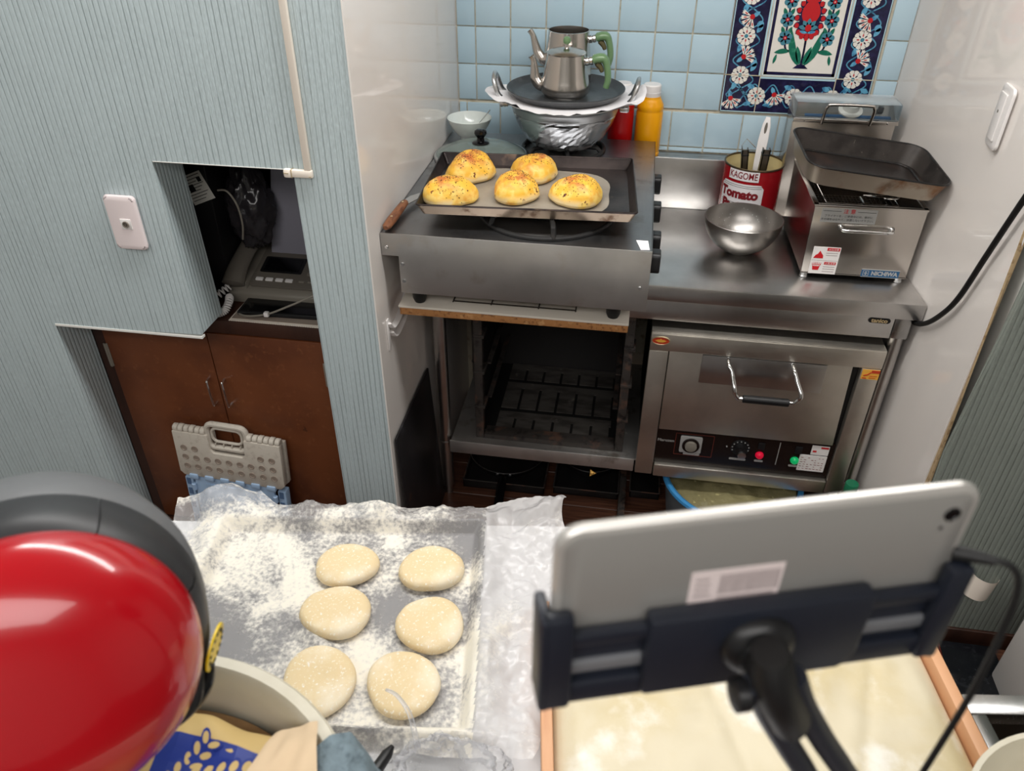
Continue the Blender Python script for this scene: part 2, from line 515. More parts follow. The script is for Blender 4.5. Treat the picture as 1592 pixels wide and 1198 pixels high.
def acrylic():
    t = NT('thin_clear_acrylic')
    t.b.inputs['Base Color'].default_value = lin((240, 244, 246))
    t.b.inputs['Roughness'].default_value = 0.06
    lw = t.n('ShaderNodeFresnel'); lw.inputs['IOR'].default_value = 1.4
    tr = t.n('ShaderNodeBsdfTransparent'); tr.inputs[0].default_value = lin((240, 244, 246))
    mx = t.n('ShaderNodeMixShader')
    t.l(t.ramp(lw.outputs[0], 0.02, 1.0, 0.03, 0.9), mx.inputs[0])
    t.l(tr.outputs[0], mx.inputs[1]); t.l(t.b.outputs[0], mx.inputs[2])
    t.l(mx.outputs[0], t.out.inputs['Surface'])
    return t.m
M['acrylic'] = acrylic()
M['satin_bowl'] = mat('satin_mixing_bowl', (168, 164, 160), 0.34, 1.0)
M['gold_ink'] = mat('cream_gold_ink', (222, 198, 150), 0.5)
M['paper'] = mat('white_paper', (238, 236, 238), 0.8)
M['china'] = mat('white_china', (226, 232, 228), 0.12)
M['disc'] = mat('dark_grey_nonstick', (74, 76, 78), 0.30, 0.5, layers=[(30, (92, 94, 96), 0.5, 0.7)])
M['mustard'] = mat('mustard_yellow_plastic', (238, 164, 10), 0.3, sss=0.1)
M['ketchup'] = mat('red_squeeze_plastic', (184, 14, 20), 0.28)
M['tin_red'] = mat('red_printed_tin', (156, 18, 28), 0.25)
M['tin_white'] = mat('white_printed_tin', (226, 222, 224), 0.3)
M['tin_in'] = mat('cream_lacquered_tin', (222, 206, 156), 0.3, 0.3)
M['tin_rim'] = mat('tin_rim', (110, 96, 76), 0.35, 0.9)
M['ink'] = mat('black_ink', (30, 28, 30), 0.6)
M['ink_red'] = mat('dark_red_ink', (120, 14, 26), 0.5)
M['sticker_white'] = mat('white_sticker', (232, 228, 226), 0.45)
M['sticker_silver'] = mat('silver_sticker', (186, 186, 184), 0.35, 0.3)
M['sticker_red'] = mat('red_print', (196, 24, 34), 0.45)
M['sticker_blue'] = mat('blue_nameplate', (38, 88, 130), 0.35)
M['sticker_yellow'] = mat('yellow_sticker', (230, 170, 66), 0.5)
M['sticker_orange'] = mat('orange_red_print', (188, 60, 30), 0.5)
M['ctrl'] = mat('black_brown_control_panel', (26, 18, 16), 0.25)
M['ctrl_line'] = mat('dull_red_line', (104, 44, 34), 0.4)
M['lamp_red'] = mat('red_pilot_lamp', (200, 20, 50), 0.2, emit=((230, 10, 60), 0.35))
M['lamp_green'] = mat('green_pilot_lamp', (10, 150, 90), 0.2, emit=((10, 200, 110), 0.35))
M['black_pan'] = mat('black_roasting_pan', (40, 38, 38), 0.30, 0.3, layers=[(9, (70, 52, 44), 0.58, 0.72), (5, (28, 27, 27), 0.45, 0.65), (90, (70, 68, 66), 0.66, 0.8)], bump=(160, 0.12, 0.001))
M['pan_outer'] = mat('burnt_pan_side', (170, 160, 146), 0.38, 0.7, layers=[(9, (128, 90, 58), 0.5, 0.68), (7, (52, 40, 34), 0.58, 0.72)])
M['mesh_wire'] = mat('dark_wire', (70, 66, 62), 0.35, 0.9)
M['oil'] = mat('dark_frying_oil', (26, 18, 10), 0.1)
M['red_gloss'] = mat('glossy_red_enamel', (170, 8, 22), 0.22, coat=0.6)
M['mix_dark'] = mat('charcoal_plastic', (44, 44, 46), 0.42)
M['mix_grey'] = mat('mid_grey_plastic', (104, 105, 107), 0.45)
M['yellow'] = mat('yellow_round_sticker', (240, 206, 20), 0.4)
M['bucket'] = mat('cream_tub_plastic', (208, 202, 184), 0.4, layers=[(6, (190, 182, 160), 0.45, 0.7)])
M['kraft'] = mat('tan_flour_paper', (182, 146, 104), 0.8, layers=[(10, (150, 116, 78), 0.45, 0.7)])
M['bag_blue'] = mat('printed_blue_paper', (28, 48, 128), 0.5)
M['bag_tan'] = mat('printed_tan_paper', (196, 168, 110), 0.6)
M['cloth'] = mat('grey_blue_cloth', (116, 132, 140), 0.95, layers=[(120, (92, 106, 114), 0.45, 0.7)], bump=(300, 0.6, 0.002))
M['tablet'] = mat('silver_tablet_back', (164, 162, 158), 0.38, 0.5)
M['tablet_edge'] = mat('polished_tablet_edge', (196, 193, 188), 0.3, 0.5)
M['label_pink'] = mat('pinkish_white_label', (222, 208, 206), 0.5)
M['label_print'] = mat('grey_label_print', (150, 138, 138), 0.6)
M['holder'] = mat('blue_black_plastic', (26, 30, 40), 0.42)
M['holder_shine'] = mat('grey_rail', (130, 132, 136), 0.3, 0.4)
M['rubber'] = mat('black_rubber', (16, 16, 17), 0.5)
M['wood_rail'] = mat('orange_wood_rail', (216, 164, 124), 0.5, layers=[(20, (196, 138, 96), 0.5, 0.7, (1, .2, 1))])
M['tub_blue'] = mat('blue_tub_rim', (70, 156, 220), 0.3)
M['tub_side'] = mat('frosted_tub', (150, 164, 172), 0.3, trans=0.6)
M['tub_fill'] = mat('plastic_wrapped_food', (150, 142, 104), 0.12, layers=[(8, (112, 106, 74), 0.4, 0.7), (50, (206, 196, 140), 0.62, 0.72)], bump=(18, 0.8, 0.01))
M['bottle_green'] = mat('green_bottle', (52, 74, 34), 0.12)
M['cap_green'] = mat('green_cap', (22, 104, 72), 0.4)
M['mat_black'] = mat('glossy_black_slab', (20, 22, 26), 0.16, layers=[(60, (36, 38, 42), 0.5, 0.7)])
M['red_brown'] = mat('red_brown_edge', (86, 30, 22), 0.4)
M['card'] = mat('cardboard_edge', (196, 170, 132), 0.8, layers=[(60, (150, 120, 84), 0.5, 0.7)])
M['card_dark'] = mat('brown_gap_filler', (110, 84, 58), 0.8)
M['fridge_white'] = mat('off_white_metal', (226, 222, 218), 0.4)
M['orange'] = mat('gold_badge', (196, 150, 74), 0.35, 0.6)
M['bag_black'] = mat('black_bin_bag', (46, 43, 46), 0.16)
M['lid_panel'] = mat('dull_lilac_grey_board', (146, 144, 156), 0.6)

XY = lambda z: (lambda a, b, d: (a, b, z + d))
def FY(y):           # facing the camera (normal -y)
    return lambda a, b, d: (a, y - d, b)
def FX(x):
    return lambda a, b, d: (x + d, a, b)

# ------------------------------------------------------------------ the setting
GZ = 2.40
floor = struct('floor', MB().box(-2.4, 3.0, -4.6, 0.3, -0.1, -0.012), M['soot'])
pm = MB().box(-0.44, 0.44, -0.0715, 0.0715, -0.011, 0.0, bev=0.0015, seg=1).mesh('plank', M['plank'])
for r in range(9):
    for k in range(-1, 4):
        o = bpy.data.objects.new('plank', pm)
        C.objects.link(o)
        o.parent = floor
        o.location = (-0.5 + k * 0.884 + (r % 3) * 0.29, -0.03 - 0.145 * r, 0)
struct('floor.001', MB().box(-2.4, 3.0, -4.6, -1.265, -0.011, -0.001), M['plank'])
struct('ceiling', MB().box(-2.4, 3.0, -4.6, 0.3, GZ, GZ + 0.1), M['white_paint'])
struct('wall_rear', MB().box(-2.4, 3.0, -4.7, -4.6, 0, GZ), M['wall_paint'])
struct('wall_far_left', MB().box(-2.5, -2.4, -4.6, 0.3, 0, GZ), M['wall_paint'])
struct('wall_far_right', MB().box(3.0, 3.1, -4.6, 0.3, 0, GZ), M['wall_paint'])
struct('wall_unseen_hood', MB().box(-0.05, 1.19, -0.38, 0.0, 1.88, GZ), M['white_paint'])  # unseen block in place of a hood, put in to shade the upper tiles

# back wall: cream grout slab with every tile a piece of its own
wall_back = struct('wall_back', MB().box(-0.10, 1.30, 0.004, 0.10, 0, GZ), M['grout'])
TILE = MB().box(-0.0483, 0.0483, -0.0045, 0.006, -0.0483, 0.0483, bev=0.0016).mesh('tile', M['tile'])
XL, XR = -0.054, 1.158
def tile_row(z0, z1, off):
    k = math.floor((XL - off) / 0.1)
    while off + k * 0.1 < XR:
        a, b = max(off + k * 0.1, XL), min(off + k * 0.1 + 0.1, XR)
        k += 1
        if b - a < 0.012: continue
        if z0 > 1.07 and a > 0.69 and b < 1.101: continue
        zc = (z0 + z1) / 2
        if b - a > 0.0999 and z1 - z0 > 0.0985:
            me = TILE
        else:
            w2, h2 = (b - a) / 2 - 0.0017, (z1 - z0) / 2 - 0.0017
            me = MB().box(-w2, w2, -0.0045, 0.006, -h2, h2, bev=0.0014).mesh('tile', M['tile'])
        o = bpy.data.objects.new('tile', me)
        C.objects.link(o)
        o.parent = wall_back
        o.location = ((a + b) / 2, 0.0035 + random.uniform(-0.0004, 0.0004), zc)
        o.rotation_euler = (random.uniform(-.004, .004), random.uniform(-.003, .003), random.uniform(-.004, .004))
tile_row(0.953, 0.9665, 0.0697)
tile_row(0.9675, 1.0675, 0.0697)
for i in range(5):
    tile_row(1.0735 + i * 0.1005, 1.1740 + i * 0.1005, 0.0)
struct('wall_left', MB().box(-0.0580, -0.0550, -0.893, 0.004, 0, GZ), M['white_panel'])
RWX = lambda y: 1.158 + 0.075 * (-y)          # the right-hand wall flares a little
struct('wall_right', MB().prism([(RWX(0.004), 0.004), (RWX(-0.815), -0.815), (RWX(-0.815) + 0.004, -0.815), (RWX(0.004) + 0.004, 0.004)], lambda a, b, d: (a, b, d), 0, GZ), M['white_panel'])
# ridged blue wall with its stepped opening
op = [(-2.4, 0), (-0.872, 0), (-0.872, 0.742), (-0.700, 0.744), (-0.492, 0.750), (-0.497, 0.95), (-0.502, 1.165), (-0.198, 1.165), (-0.198, 0), (-0.0585, 0), (-0.0585, GZ), (-2.4, GZ)]
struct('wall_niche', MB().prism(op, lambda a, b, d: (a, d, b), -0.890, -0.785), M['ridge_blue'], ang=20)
# white painted edge bead round the opening
tr = MB()
tr.box(-0.872, -0.492, -0.8915, -0.878, 0.739, 0.7445)
tr.box(-0.500, -0.199, -0.8908, -0.880, 1.1640, 1.1655)
struct('trim_1', tr, M['white_paint'])
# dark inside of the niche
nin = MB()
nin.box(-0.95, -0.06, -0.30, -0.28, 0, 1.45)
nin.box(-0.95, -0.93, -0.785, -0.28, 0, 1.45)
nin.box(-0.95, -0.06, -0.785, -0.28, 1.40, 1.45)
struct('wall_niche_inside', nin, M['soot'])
# right: ridged wall in the shaded wallpaper colour that curls off the end of the white panel
rw = MB()
rw.prism([(1.226, 0), (1.222, 0.3), (1.212, 0.6), (1.226, 0.9), (1.236, 1.2), (1.240, GZ), (3.0, GZ), (3.0, 0)], lambda a, b, d: (a, d, b), -0.880, -0.860)
struct('wall_front_right', rw, M['ridge_shaded'])
struct('wall_front_right_core', MB().box(1.25, 3.0, -0.858, 0.3, 0, GZ), M['wall_paint'])
st = MB()
for i in range(14):
    z0, z1 = i * 0.1, i * 0.1 + 0.1
    e = lambda z: -0.815 - 0.055 * max(0.0, 1.15 - z)
    st.add([(1.2225, -0.816, z0), (1.2225, -0.816, z1), (1.2145, e(z1), z1), (1.2145, e(z0), z0),
            (1.2265, -0.816, z0), (1.2265, -0.816, z1), (1.2185, e(z1), z1), (1.2185, e(z0), z0)],
           [(0, 1, 2, 3), (7, 6, 5, 4), (3, 2, 6, 7)])
struct('trim_2', st, M['card'])
struct('trim_3', MB().box(1.2195, 1.2225, -0.8185, -0.812, 0, GZ), M['white_plastic'])
struct('baseboard_right', MB().box(1.23, 3.0, -0.890, -0.8805, 0.0, 0.055, bev=0.002), M['frame_brown'])
# ------------------------------------------------------------------ painted tile panel on the back wall
tp = Thing('tile_panel', 'painted ceramic tile panel with navy flower border and red bouquet on the tiled wall', 'tile panel', (0.897, 0, 1.0735))
def ptile(x0, x1, z0, z1, m):
    return tp.part('tile', MB().box(x0 + 0.0007, x1 - 0.0007, -0.0035, 0.004, z0 + 0.0007, z1 - 0.0007, bev=0.001, seg=1), m)
ZB, ZM, ZT = 1.0745, 1.1745, 1.4745
for i in range(4):
    z0 = ZM + 0.15 * i if i < 2 else None
for x0, x1 in ((0.700, 0.797), (0.996, 1.094)):
    for z0, z1 in ((ZB, ZM), (ZM, ZM + 0.2), (ZM + 0.2, ZM + 0.4)):
        ptile(x0, x1, z0, z1, M['navy'])
ptile(0.797, 0.996, ZB, ZM, M['navy'])
ptile(0.797, 0.996, ZM, ZT, M['porcelain'])
ptile(0.797, 0.996, ZT, ZT + 0.1, M['navy'])
PM = [M[k] for k in ('navy', 'porcelain', 'sky_glaze', 'teal_glaze', 'red_glaze', 'green_glaze', 'pale_line')]
NAVY, WHITE, SKY, TEAL, RED, GREEN, PALE = range(7)
pat = MB()
def flat(poly, mi, lvl):
    y = -0.0038 - 0.00012 * lvl
    pat.add([(a, y, b) for a, b in poly], [tuple(range(len(poly)))], mi)
def ell(cx, cz, rx, rz, mi, lvl, a=0.0, n=14):
    flat([(cx + rx * cos(t) * cos(a) - rz * sin(t) * sin(a), cz + rx * cos(t) * sin(a) + rz * sin(t) * cos(a)) for t in [2 * pi * k / n for k in range(n)]], mi, lvl)
def rect(x0, x1, z0, z1, mi, lvl): flat([(x0, z0), (x1, z0), (x1, z1), (x0, z1)], mi, lvl)
def stroke(pts, w, mi, lvl):
    P = [Vector((p[0], 0, p[1])) for p in bez([(a, 0, b) for a, b in pts], 6)] if False else [Vector((p.x, p.z)) for p in bez([(a, 0, b) for a, b in pts], 6)]
    for i in range(len(P) - 1):
        d = (P[i + 1] - P[i])
        if d.length < 1e-6: continue
        nrm = Vector((-d.y, d.x)).normalized() * w / 2
        e = d.normalized() * w * 0.2
        flat([tuple(P[i] - nrm - e), tuple(P[i + 1] - nrm + e), tuple(P[i + 1] + nrm + e), tuple(P[i] + nrm - e)], mi, lvl)
def leaf(x, z, L, wd, a, mi, lvl, bend=0.0):
    pts = []
    for sgn, rng in ((1, range(0, 9)), (-1, range(8, -1, -1))):
        for k in rng:
            t = k / 8
            s_, c_ = sgn * wd * sin(pi * t) ** 0.8 / 2, t * L
            off = bend * t * t
            pts.append((x + c_ * cos(a) - (s_ + off) * sin(a), z + c_ * sin(a) + (s_ + off) * cos(a)))
    # fan of quads keeps bent leaves clean
    n = 9
    y = -0.0038 - 0.00012 * lvl
    vs = [(p[0], y, p[1]) for p in pts]
    pat.add(vs, [(k, k + 1, 2 * n - 2 - k, 2 * n - 1 - k) for k in range(n - 1)], mi)
def rosette(x, z, r=0.0235):
    n = 60
    flat([(x + r * (0.93 + 0.09 * abs(cos(5 * t))) * cos(t), z + r * (0.93 + 0.09 * abs(cos(5 * t))) * sin(t)) for t in [2 * pi * k / n for k in range(n)]], WHITE, 4)
    for k in range(10):
        a = 2 * pi * (k + 0.5) / 10
        stroke([(x + r * 0.66 * cos(a), z + r * 0.66 * sin(a)), (x + r * 0.99 * cos(a), z + r * 0.99 * sin(a))], 0.0011, NAVY, 5)
    for k in range(8):
        a = 2 * pi * k / 8
        ell(x + r * 0.47 * cos(a), z + r * 0.47 * sin(a), r * 0.17, r * 0.075, RED if k % 2 == 0 else NAVY, 5, a)
    ell(x, z, r * 0.22, r * 0.22, TEAL, 6)
def fan(x, z, a, r=0.030):
    for k in range(5):
        t = a + radians(-62 + 31 * k)
        ux, uz = cos(t), sin(t)
        px, pz = -uz, ux
        w1 = 0.22 * r
        flat([(x, z), (x + ux * r * 0.98 - px * w1 * 0.8, z + uz * r * 0.98 - pz * w1 * 0.8), (x + ux * r * 0.90 - px * w1 * 0.3, z + uz * r * 0.90 - pz * w1 * 0.3),
              (x + ux * r * 1.04, z + uz * r * 1.04), (x + ux * r * 0.90 + px * w1 * 0.3, z + uz * r * 0.90 + pz * w1 * 0.3), (x + ux * r * 0.98 + px * w1 * 0.8, z + uz * r * 0.98 + pz * w1 * 0.8)], WHITE, 4)
        ell(x + ux * r * 0.62, z + uz * r * 0.62, r * 0.15, r * 0.05, RED, 5, t)
    ell(x, z, r * 0.22, r * 0.22, RED, 6)
    leaf(x - cos(a) * r * 0.75, z - sin(a) * r * 0.75, r * 0.75, r * 0.36, a, SKY, 3)
# white edge lines of the border, pale inner lines
for x0, x1 in ((0.702, 0.7045), (1.0895, 1.092)): rect(x0, x1, ZB, ZM + 0.4, PALE, 1)
rect(0.702, 1.092, ZB + 0.001, ZB + 0.0035, PALE, 1)
for x0, x1 in ((0.791, 0.796), (0.997, 1.002)): rect(x0, x1, ZM, ZT, PALE, 1)
rect(0.797, 0.996, ZM - 0.007, ZM - 0.0012, PALE, 1)
# vines
for cx in (0.7475, 1.0455):
    for ph in (0, pi):
        stroke([(cx + 0.031 * sin(ph + k * pi / 2.0 * 0.98), ZB + 0.012 + k * 0.025) for k in range(20)], 0.0032, SKY, 2)
    for k in range(5):
        leaf(cx - 0.022, 1.135 + 0.098 * k, 0.026, 0.013, radians(70), SKY, 3)
        leaf(cx + 0.020, 1.185 + 0.098 * k, 0.026, 0.013, radians(60), SKY, 3)
        ell(cx + 0.026, 1.255 + 0.098 * k - 0.049, 0.009, 0.009, SKY, 3)
    for k in range(4):
        rosette(cx - 0.006, 1.1745 + 0.1 * k)
        fan(cx + (0.002 if k % 2 else -0.004), 1.222 + 0.1 * k, radians(40 if k % 2 == 0 else 215))
for ph in (0, pi):
    stroke([(0.712 + k * 0.0245, 1.122 + 0.030 * sin(ph + k * pi / 2)) for k in range(16)], 0.0032, SKY, 2)
for k in range(4):
    leaf(0.765 + k * 0.1, 1.150, 0.024, 0.013, radians(-20), SKY, 3)
    leaf(0.815 + k * 0.1 if k < 3 else 0.76, 1.096, 0.026, 0.012, radians(15), SKY, 3)
for x in (0.7945, 0.895, 0.9955): rosette(x, 1.121)
fan(0.726, 1.112, radians(-75)); fan(0.842, 1.126, radians(-65)); fan(0.946, 1.106, radians(88)); fan(1.052, 1.106, radians(55))
# centre tile: navy frame and bouquet
x0, x1, z0, z1 = 0.803, 0.990, ZM + 0.004, ZT - 0.004
for r_ in ((x0, x1, z0, z0 + 0.008), (x0, x1, z1 - 0.008, z1), (x0, x0 + 0.008, z0, z1), (x1 - 0.008, x1, z0, z1)): rect(*r_, NAVY, 1)
for r_ in ((0.798, 0.8005, ZM, ZT), (0.9925, 0.995, ZM, ZT), (0.797, 0.996, ZM + 0.0005, ZM + 0.0025)): rect(*r_, PALE, 1)
cx = 0.8965
flat([(cx - 0.020, 1.197), (cx + 0.020, 1.197), (cx + 0.010, 1.206), (cx, 1.209), (cx - 0.010, 1.206)], NAVY, 4)
stroke([(cx, 1.205), (cx + 0.001, 1.24), (cx, 1.275)], 0.0055, NAVY, 2)
for sg in (-1, 1):
    leaf(cx + sg * 0.006, 1.203, 0.095, 0.020, radians(90 - sg * 38), GREEN, 3, bend=sg * 0.030)
    leaf(cx + sg * 0.004, 1.206, 0.050, 0.014, radians(90 - sg * 17), GREEN, 3)
    leaf(cx + sg * 0.038, 1.238, 0.036, 0.014, radians(90 - sg * 75), GREEN, 3, bend=sg * -0.012)
    leaf(cx + sg * 0.068, 1.232, 0.026, 0.008, radians(-90 - sg * -12), GREEN, 3)
    stroke([(cx + sg * 0.038, 1.240), (cx + sg * 0.052, 1.262), (cx + sg * 0.055, 1.40), (cx + sg * 0.05, 1.44)], 0.005, NAVY, 2)
    for k in range(4):
        fx, fz = cx + sg * (0.054 + 0.002 * (k % 2)), 1.273 + 0.045 * k
        leaf(fx - 0.004, fz + 0.008, 0.022, 0.010, radians(115), GREEN, 3)
        leaf(fx + 0.004, fz + 0.008, 0.022, 0.010, radians(65), GREEN, 3)
        for j in range(6):
            a = 2 * pi * j / 6 + 0.3
            ell(fx + 0.011 * cos(a), fz + 0.011 * sin(a), 0.0078, 0.0078, TEAL, 4)
        ell(fx, fz, 0.0062, 0.0062, NAVY, 5); ell(fx, fz, 0.0048, 0.0048, RED, 6); ell(fx, fz, 0.0014, 0.0014, WHITE, 7)
# big central flower: navy scales with red tips, red heart, teal lotus
for k in range(16):
    a = 2 * pi * k / 16
    fx, fz = cx + 0.030 * cos(a), 1.323 + 0.046 * sin(a)
    leaf(cx + 0.020 * cos(a), 1.323 + 0.034 * sin(a), 0.022, 0.016, a, NAVY, 4)
    ell(fx + 0.003 * cos(a), fz + 0.003 * sin(a), 0.0055, 0.0065, RED, 5)
ell(cx, 1.323, 0.027, 0.044, NAVY, 5)
leaf(cx, 1.300, 0.072, 0.046, radians(90), RED, 6)
for k in range(5):
    a = radians(10 + 40 * k)
    leaf(cx, 1.298, 0.025, 0.012, a, TEAL, 7)
ell(cx, 1.299, 0.008, 0.009, RED, 8)
for sg in (-1, 1): leaf(cx, 1.287, 0.021, 0.007, radians(90 - sg * 80), SKY, 8)
for k in range(5):
    ell(cx - 0.020 + 0.01 * k, 1.283 - 0.006 * sin(pi * k / 4) + 0.003, 0.006, 0.006, RED, 7)
tp.part('painted_pattern', pat, PM, smooth=False)
jt = MB()
for r_ in ((0.7955, 0.7975, ZB, ZT + 0.1), (0.9955, 0.9975, ZB, ZT + 0.1)): jt.box(r_[0], r_[1], -0.0052, 0, r_[2], r_[3])
jt.box(0.700, 0.7955, -0.0052, 0, ZM - 0.0009, ZM + 0.0009); jt.box(0.9975, 1.094, -0.0052, 0, ZM - 0.0009, ZM + 0.0009)
jt.box(0.7975, 0.9955, -0.0052, 0, ZM - 0.0009, ZM + 0.0009)
tp.part('joint', jt, M['grout'])
# ------------------------------------------------------------------ steel bench along the back wall
b = Thing('steel_workbench', 'long stainless steel workbench with backsplash, lower shelf and round legs against the tiled wall', 'workbench', (0.6, -0.3, 0))
def top_poly(y0, y1, x0=-0.045, g=0.003): return [(x0, y1), (x0, y0), (min(RWX(y0) - g, 1.198), y0), (min(RWX(y1) - g, 1.198), y1)]
PZ = lambda a, b_, d: (a, b_, d)
wt = MB().prism(top_poly(-0.564, -0.0575), PZ, 0.757, 0.80, bev=0.003)
b.part('worktop', wt, M['steel_x'])
bs = MB()
bs.box(-0.045, 1.155, -0.057, -0.003, 0.790, 0.953, bev=0.004)
b.part('backsplash', bs, M['steel_x'])
ap = MB().box(-0.03, 1.139, -0.553, -0.54, 0.697, 0.757, bev=0.001)
b.part('apron', ap, M['steel_x'])
b.part('corner_post', MB().box(1.140, 1.180, -0.555, -0.48, 0.697, 0.757, bev=0.004), M['steel_y'])
for i, (x, y) in enumerate(((-0.012, -0.53), (1.163, -0.528), (0.0, -0.09), (1.13, -0.09))):
    lg = MB().cyl((x, y, 0.03), (x, y, 0.757), 0.0185, seg=24)
    lg.cyl((x, y, 0.0), (x, y, 0.032), 0.015, 0.012, seg=16)
    lo = b.part('leg', lg, M['steel_z'])
    b.part('collar', MB().lathe([(0.0187, 0), (0.0215, 0.001), (0.0215, 0.004), (0.0187, 0.005)], (x, y, 0.208), 24), M['steel_z'], lo)
sh = MB()
sh.box(0.010, 1.140, -0.553, -0.05, 0.2225, 0.228)
sh.box(0.006, 0.556, -0.557, -0.551, 0.183, 0.228, bev=0.002)
b.part('lower_shelf', sh, M['steel_shelf'])
bg = b.part('badge', MB().prism(rrect(0.052, 0.014, 0.0069, 5, 1.104, 0.745), FY(-0.553), 0, 0.0016), M['black'], label='black oval badge with gold lettering')
b.text('lettering', 'tanico', 0.0155, lambda a, c, d: (1.104 + a, -0.5547 - d, 0.745 + c), M['gold_ink'], bg, bold=0.0004)
# ------------------------------------------------------------------ electric oven
ov = Thing('electric_oven', 'built-in style stainless oven with drop-down door and black control panel, on the bench shelf', 'oven', (0.85, -0.35, 0.228))
ov.part('casing', MB().box(0.566, 1.130, -0.552, -0.10, 0.2285, 0.664, bev=0.002), M['black_iron'])
F = -0.577
ov.part('top_plate', MB().box(0.561, 1.138, F + 0.002, -0.10, 0.664, 0.672, bev=0.002), M['steel_oven'])
fr = MB()
fr.box(0.560, 1.138, F, F + 0.024, 0.619, 0.670, bev=0.003)
fr.box(0.560, 0.609, F, F + 0.024, 0.197, 0.6185, bev=0.002)
fr.box(1.090, 1.136, F, F + 0.024, 0.197, 0.6185, bev=0.002)
fr.box(0.612, 1.088, F - 0.004, F + 0.021, 0.195, 0.238, bev=0.003)
ov.part('front_frame', fr, M['steel_oven'])
dr = ov.part('door', MB().prism([(0.612, 0.360), (1.079, 0.360), (1.070, 0.617), (0.612, 0.617)], FY(F + 0.018), 0, 0.012, bev=0.0015), M['steel_oven'])
ov.part('door_plate', MB().box(0.697, 1.008, F + 0.001, F + 0.0055, 0.530, 0.6165, bev=0.001), M['steel_x'], dr)
hd = MB()
hz, hy = 0.533, -0.636
for x, xo in ((0.762, 0.786), (0.924, 0.942)):
    hd.tube(bez([(x, F + 0.004, 0.610), (x + 0.001, F - 0.020, 0.606), (x + (xo - x) * 0.5, F - 0.035, 0.588), (xo - (0.004 if x < 0.8 else -0.004), hy, 0.560), (xo, hy, 0.545), (xo + (0.010 if x < 0.8 else -0.010), hy, hz)], 6), 0.0058, 12)
hd.tube([(0.794, hy, hz), (0.934, hy, hz)], 0.0058, 12)
h_ = ov.part('handle', hd, M['chrome'], dr, label='bent chrome door handle')
ov.part('grip', MB().cyl((0.806, hy, hz), (0.922, hy, hz), 0.0105, seg=20, bev=0.002), M['black'], dr, label='black plastic grip sleeve')
PY = F + 0.012
cp = ov.part('control_panel', MB().box(0.610, 1.089, PY, PY + 0.01, 0.239, 0.359), M['ctrl'])
def oplate(nm, cx, cz, ww, hh, m, r=0.002, th=0.0012, lab=None, par=None):
    return ov.part(nm, MB().prism(rrect(ww, hh, r, 3, cx, cz), FY(PY), 0, th), m, par or cp, label=lab)
# timer with its outlined field
fl = MB()
for r_ in ((0.663, 0.768, 0.3465, 0.348), (0.663, 0.768, 0.2715, 0.273), (0.6625, 0.664, 0.2725, 0.347), (0.767, 0.7685, 0.2725, 0.347)): fl.box(r_[0], r_[1], PY - 0.0008, PY, r_[2], r_[3])
ov.part('timer_outline', fl, M['ctrl_line'], cp)
oplate('timer_dial', 0.7065, 0.312, 0.060, 0.056, M['sticker_silver'], 0.004, 0.004, 'square silver timer dial')
ov.part('timer_ring', MB().lathe([(0.0, 0.0), (0.024, 0), (0.024, 0.006), (0.019, 0.006), (0.019, 0.004), (0.0, 0.004)], (0.7065, PY - 0.003, 0.3115), 28, axis=(0, -1, 0)), M['ctrl'], cp)
ov.part('timer_knob', MB().lathe([(0.0, 0.0), (0.017, 0), (0.016, 0.010), (0.006, 0.012), (0.0, 0.012)], (0.7065, PY - 0.005, 0.3115), 24, axis=(0, -1, 0)), M['fax_light'], cp, label='round beige timer knob')
ov.part('thermostat_dial', MB().lathe([(0.0, 0.0), (0.027, 0), (0.026, 0.003), (0.017, 0.004), (0.015, 0.018), (0.0, 0.018)], (0.842, PY, 0.318), 32, axis=(0, -1, 0)), M['black'], cp)
tk = MB()
for k in range(9):
    a = radians(200 - 27 * k)
    tk.cyl((0.842 + 0.0225 * cos(a), PY - 0.003, 0.318 + 0.0225 * sin(a)), (0.842 + 0.0225 * cos(a), PY - 0.0042, 0.318 + 0.0225 * sin(a)), 0.0019, seg=8)
tk.cyl((0.805, PY, 0.318), (0.805, PY - 0.003, 0.318), 0.002, seg=8)
ov.part('dial_marks', tk, M['sticker_silver'], cp)
ov.part('thermostat_knob', MB().lathe([(0.0, 0.0), (0.012, 0), (0.0115, 0.007), (0.0, 0.008)], (0.846, PY - 0.015, 0.305), 20, axis=(0, -1, 0)), M['alu'], cp)
for x, z, m, nm in ((0.897, 0.299, 'lamp_red', 'red pilot lamp, lit'), (0.993, 0.293, 'lamp_green', 'green pilot lamp, lit')):
    ov.part('pilot_lamp', MB().lathe([(0.0115, 0), (0.0115, 0.004), (0.009, 0.009), (0.005, 0.012), (0.0, 0.013)], (x, PY, z), 20, axis=(0, -1, 0)), M[m], cp, label=nm)
ov.part('switch_rocker', MB().box(0.888, 0.906, PY - 0.004, PY, 0.320, 0.342, bev=0.001), M['black'], cp)
ov.part('switch_rocker', MB().box(0.988, 1.006, PY - 0.004, PY, 0.318, 0.342, bev=0.001), M['black'], cp)
ov.part('divider_line', MB().box(0.9445, 0.9465, PY - 0.001, PY, 0.270, 0.349), M['sticker_silver'], cp)
for x, z, w_ in ((0.712, 0.277, 0.046), (0.840, 0.276, 0.046), (0.898, 0.277, 0.024), (0.992, 0.272, 0.024)):
    lp = oplate('label_strip', x, z, w_, 0.0068, M['sticker_silver'], 0.003, 0.0008)
    ov.text('lettering', '一一一一' if w_ > 0.03 else '一一', 0.0055, lambda a, c, d, x=x, z=z: (x + a, PY - 0.0008 - d * 0.5, z + c), M['ink'], lp)
ov.text('lettering', 'Maruzen', 0.0135, lambda a, c, d: (0.637 + a, PY - d, 0.318 + c), M['sticker_silver'], cp, bold=0.0002)
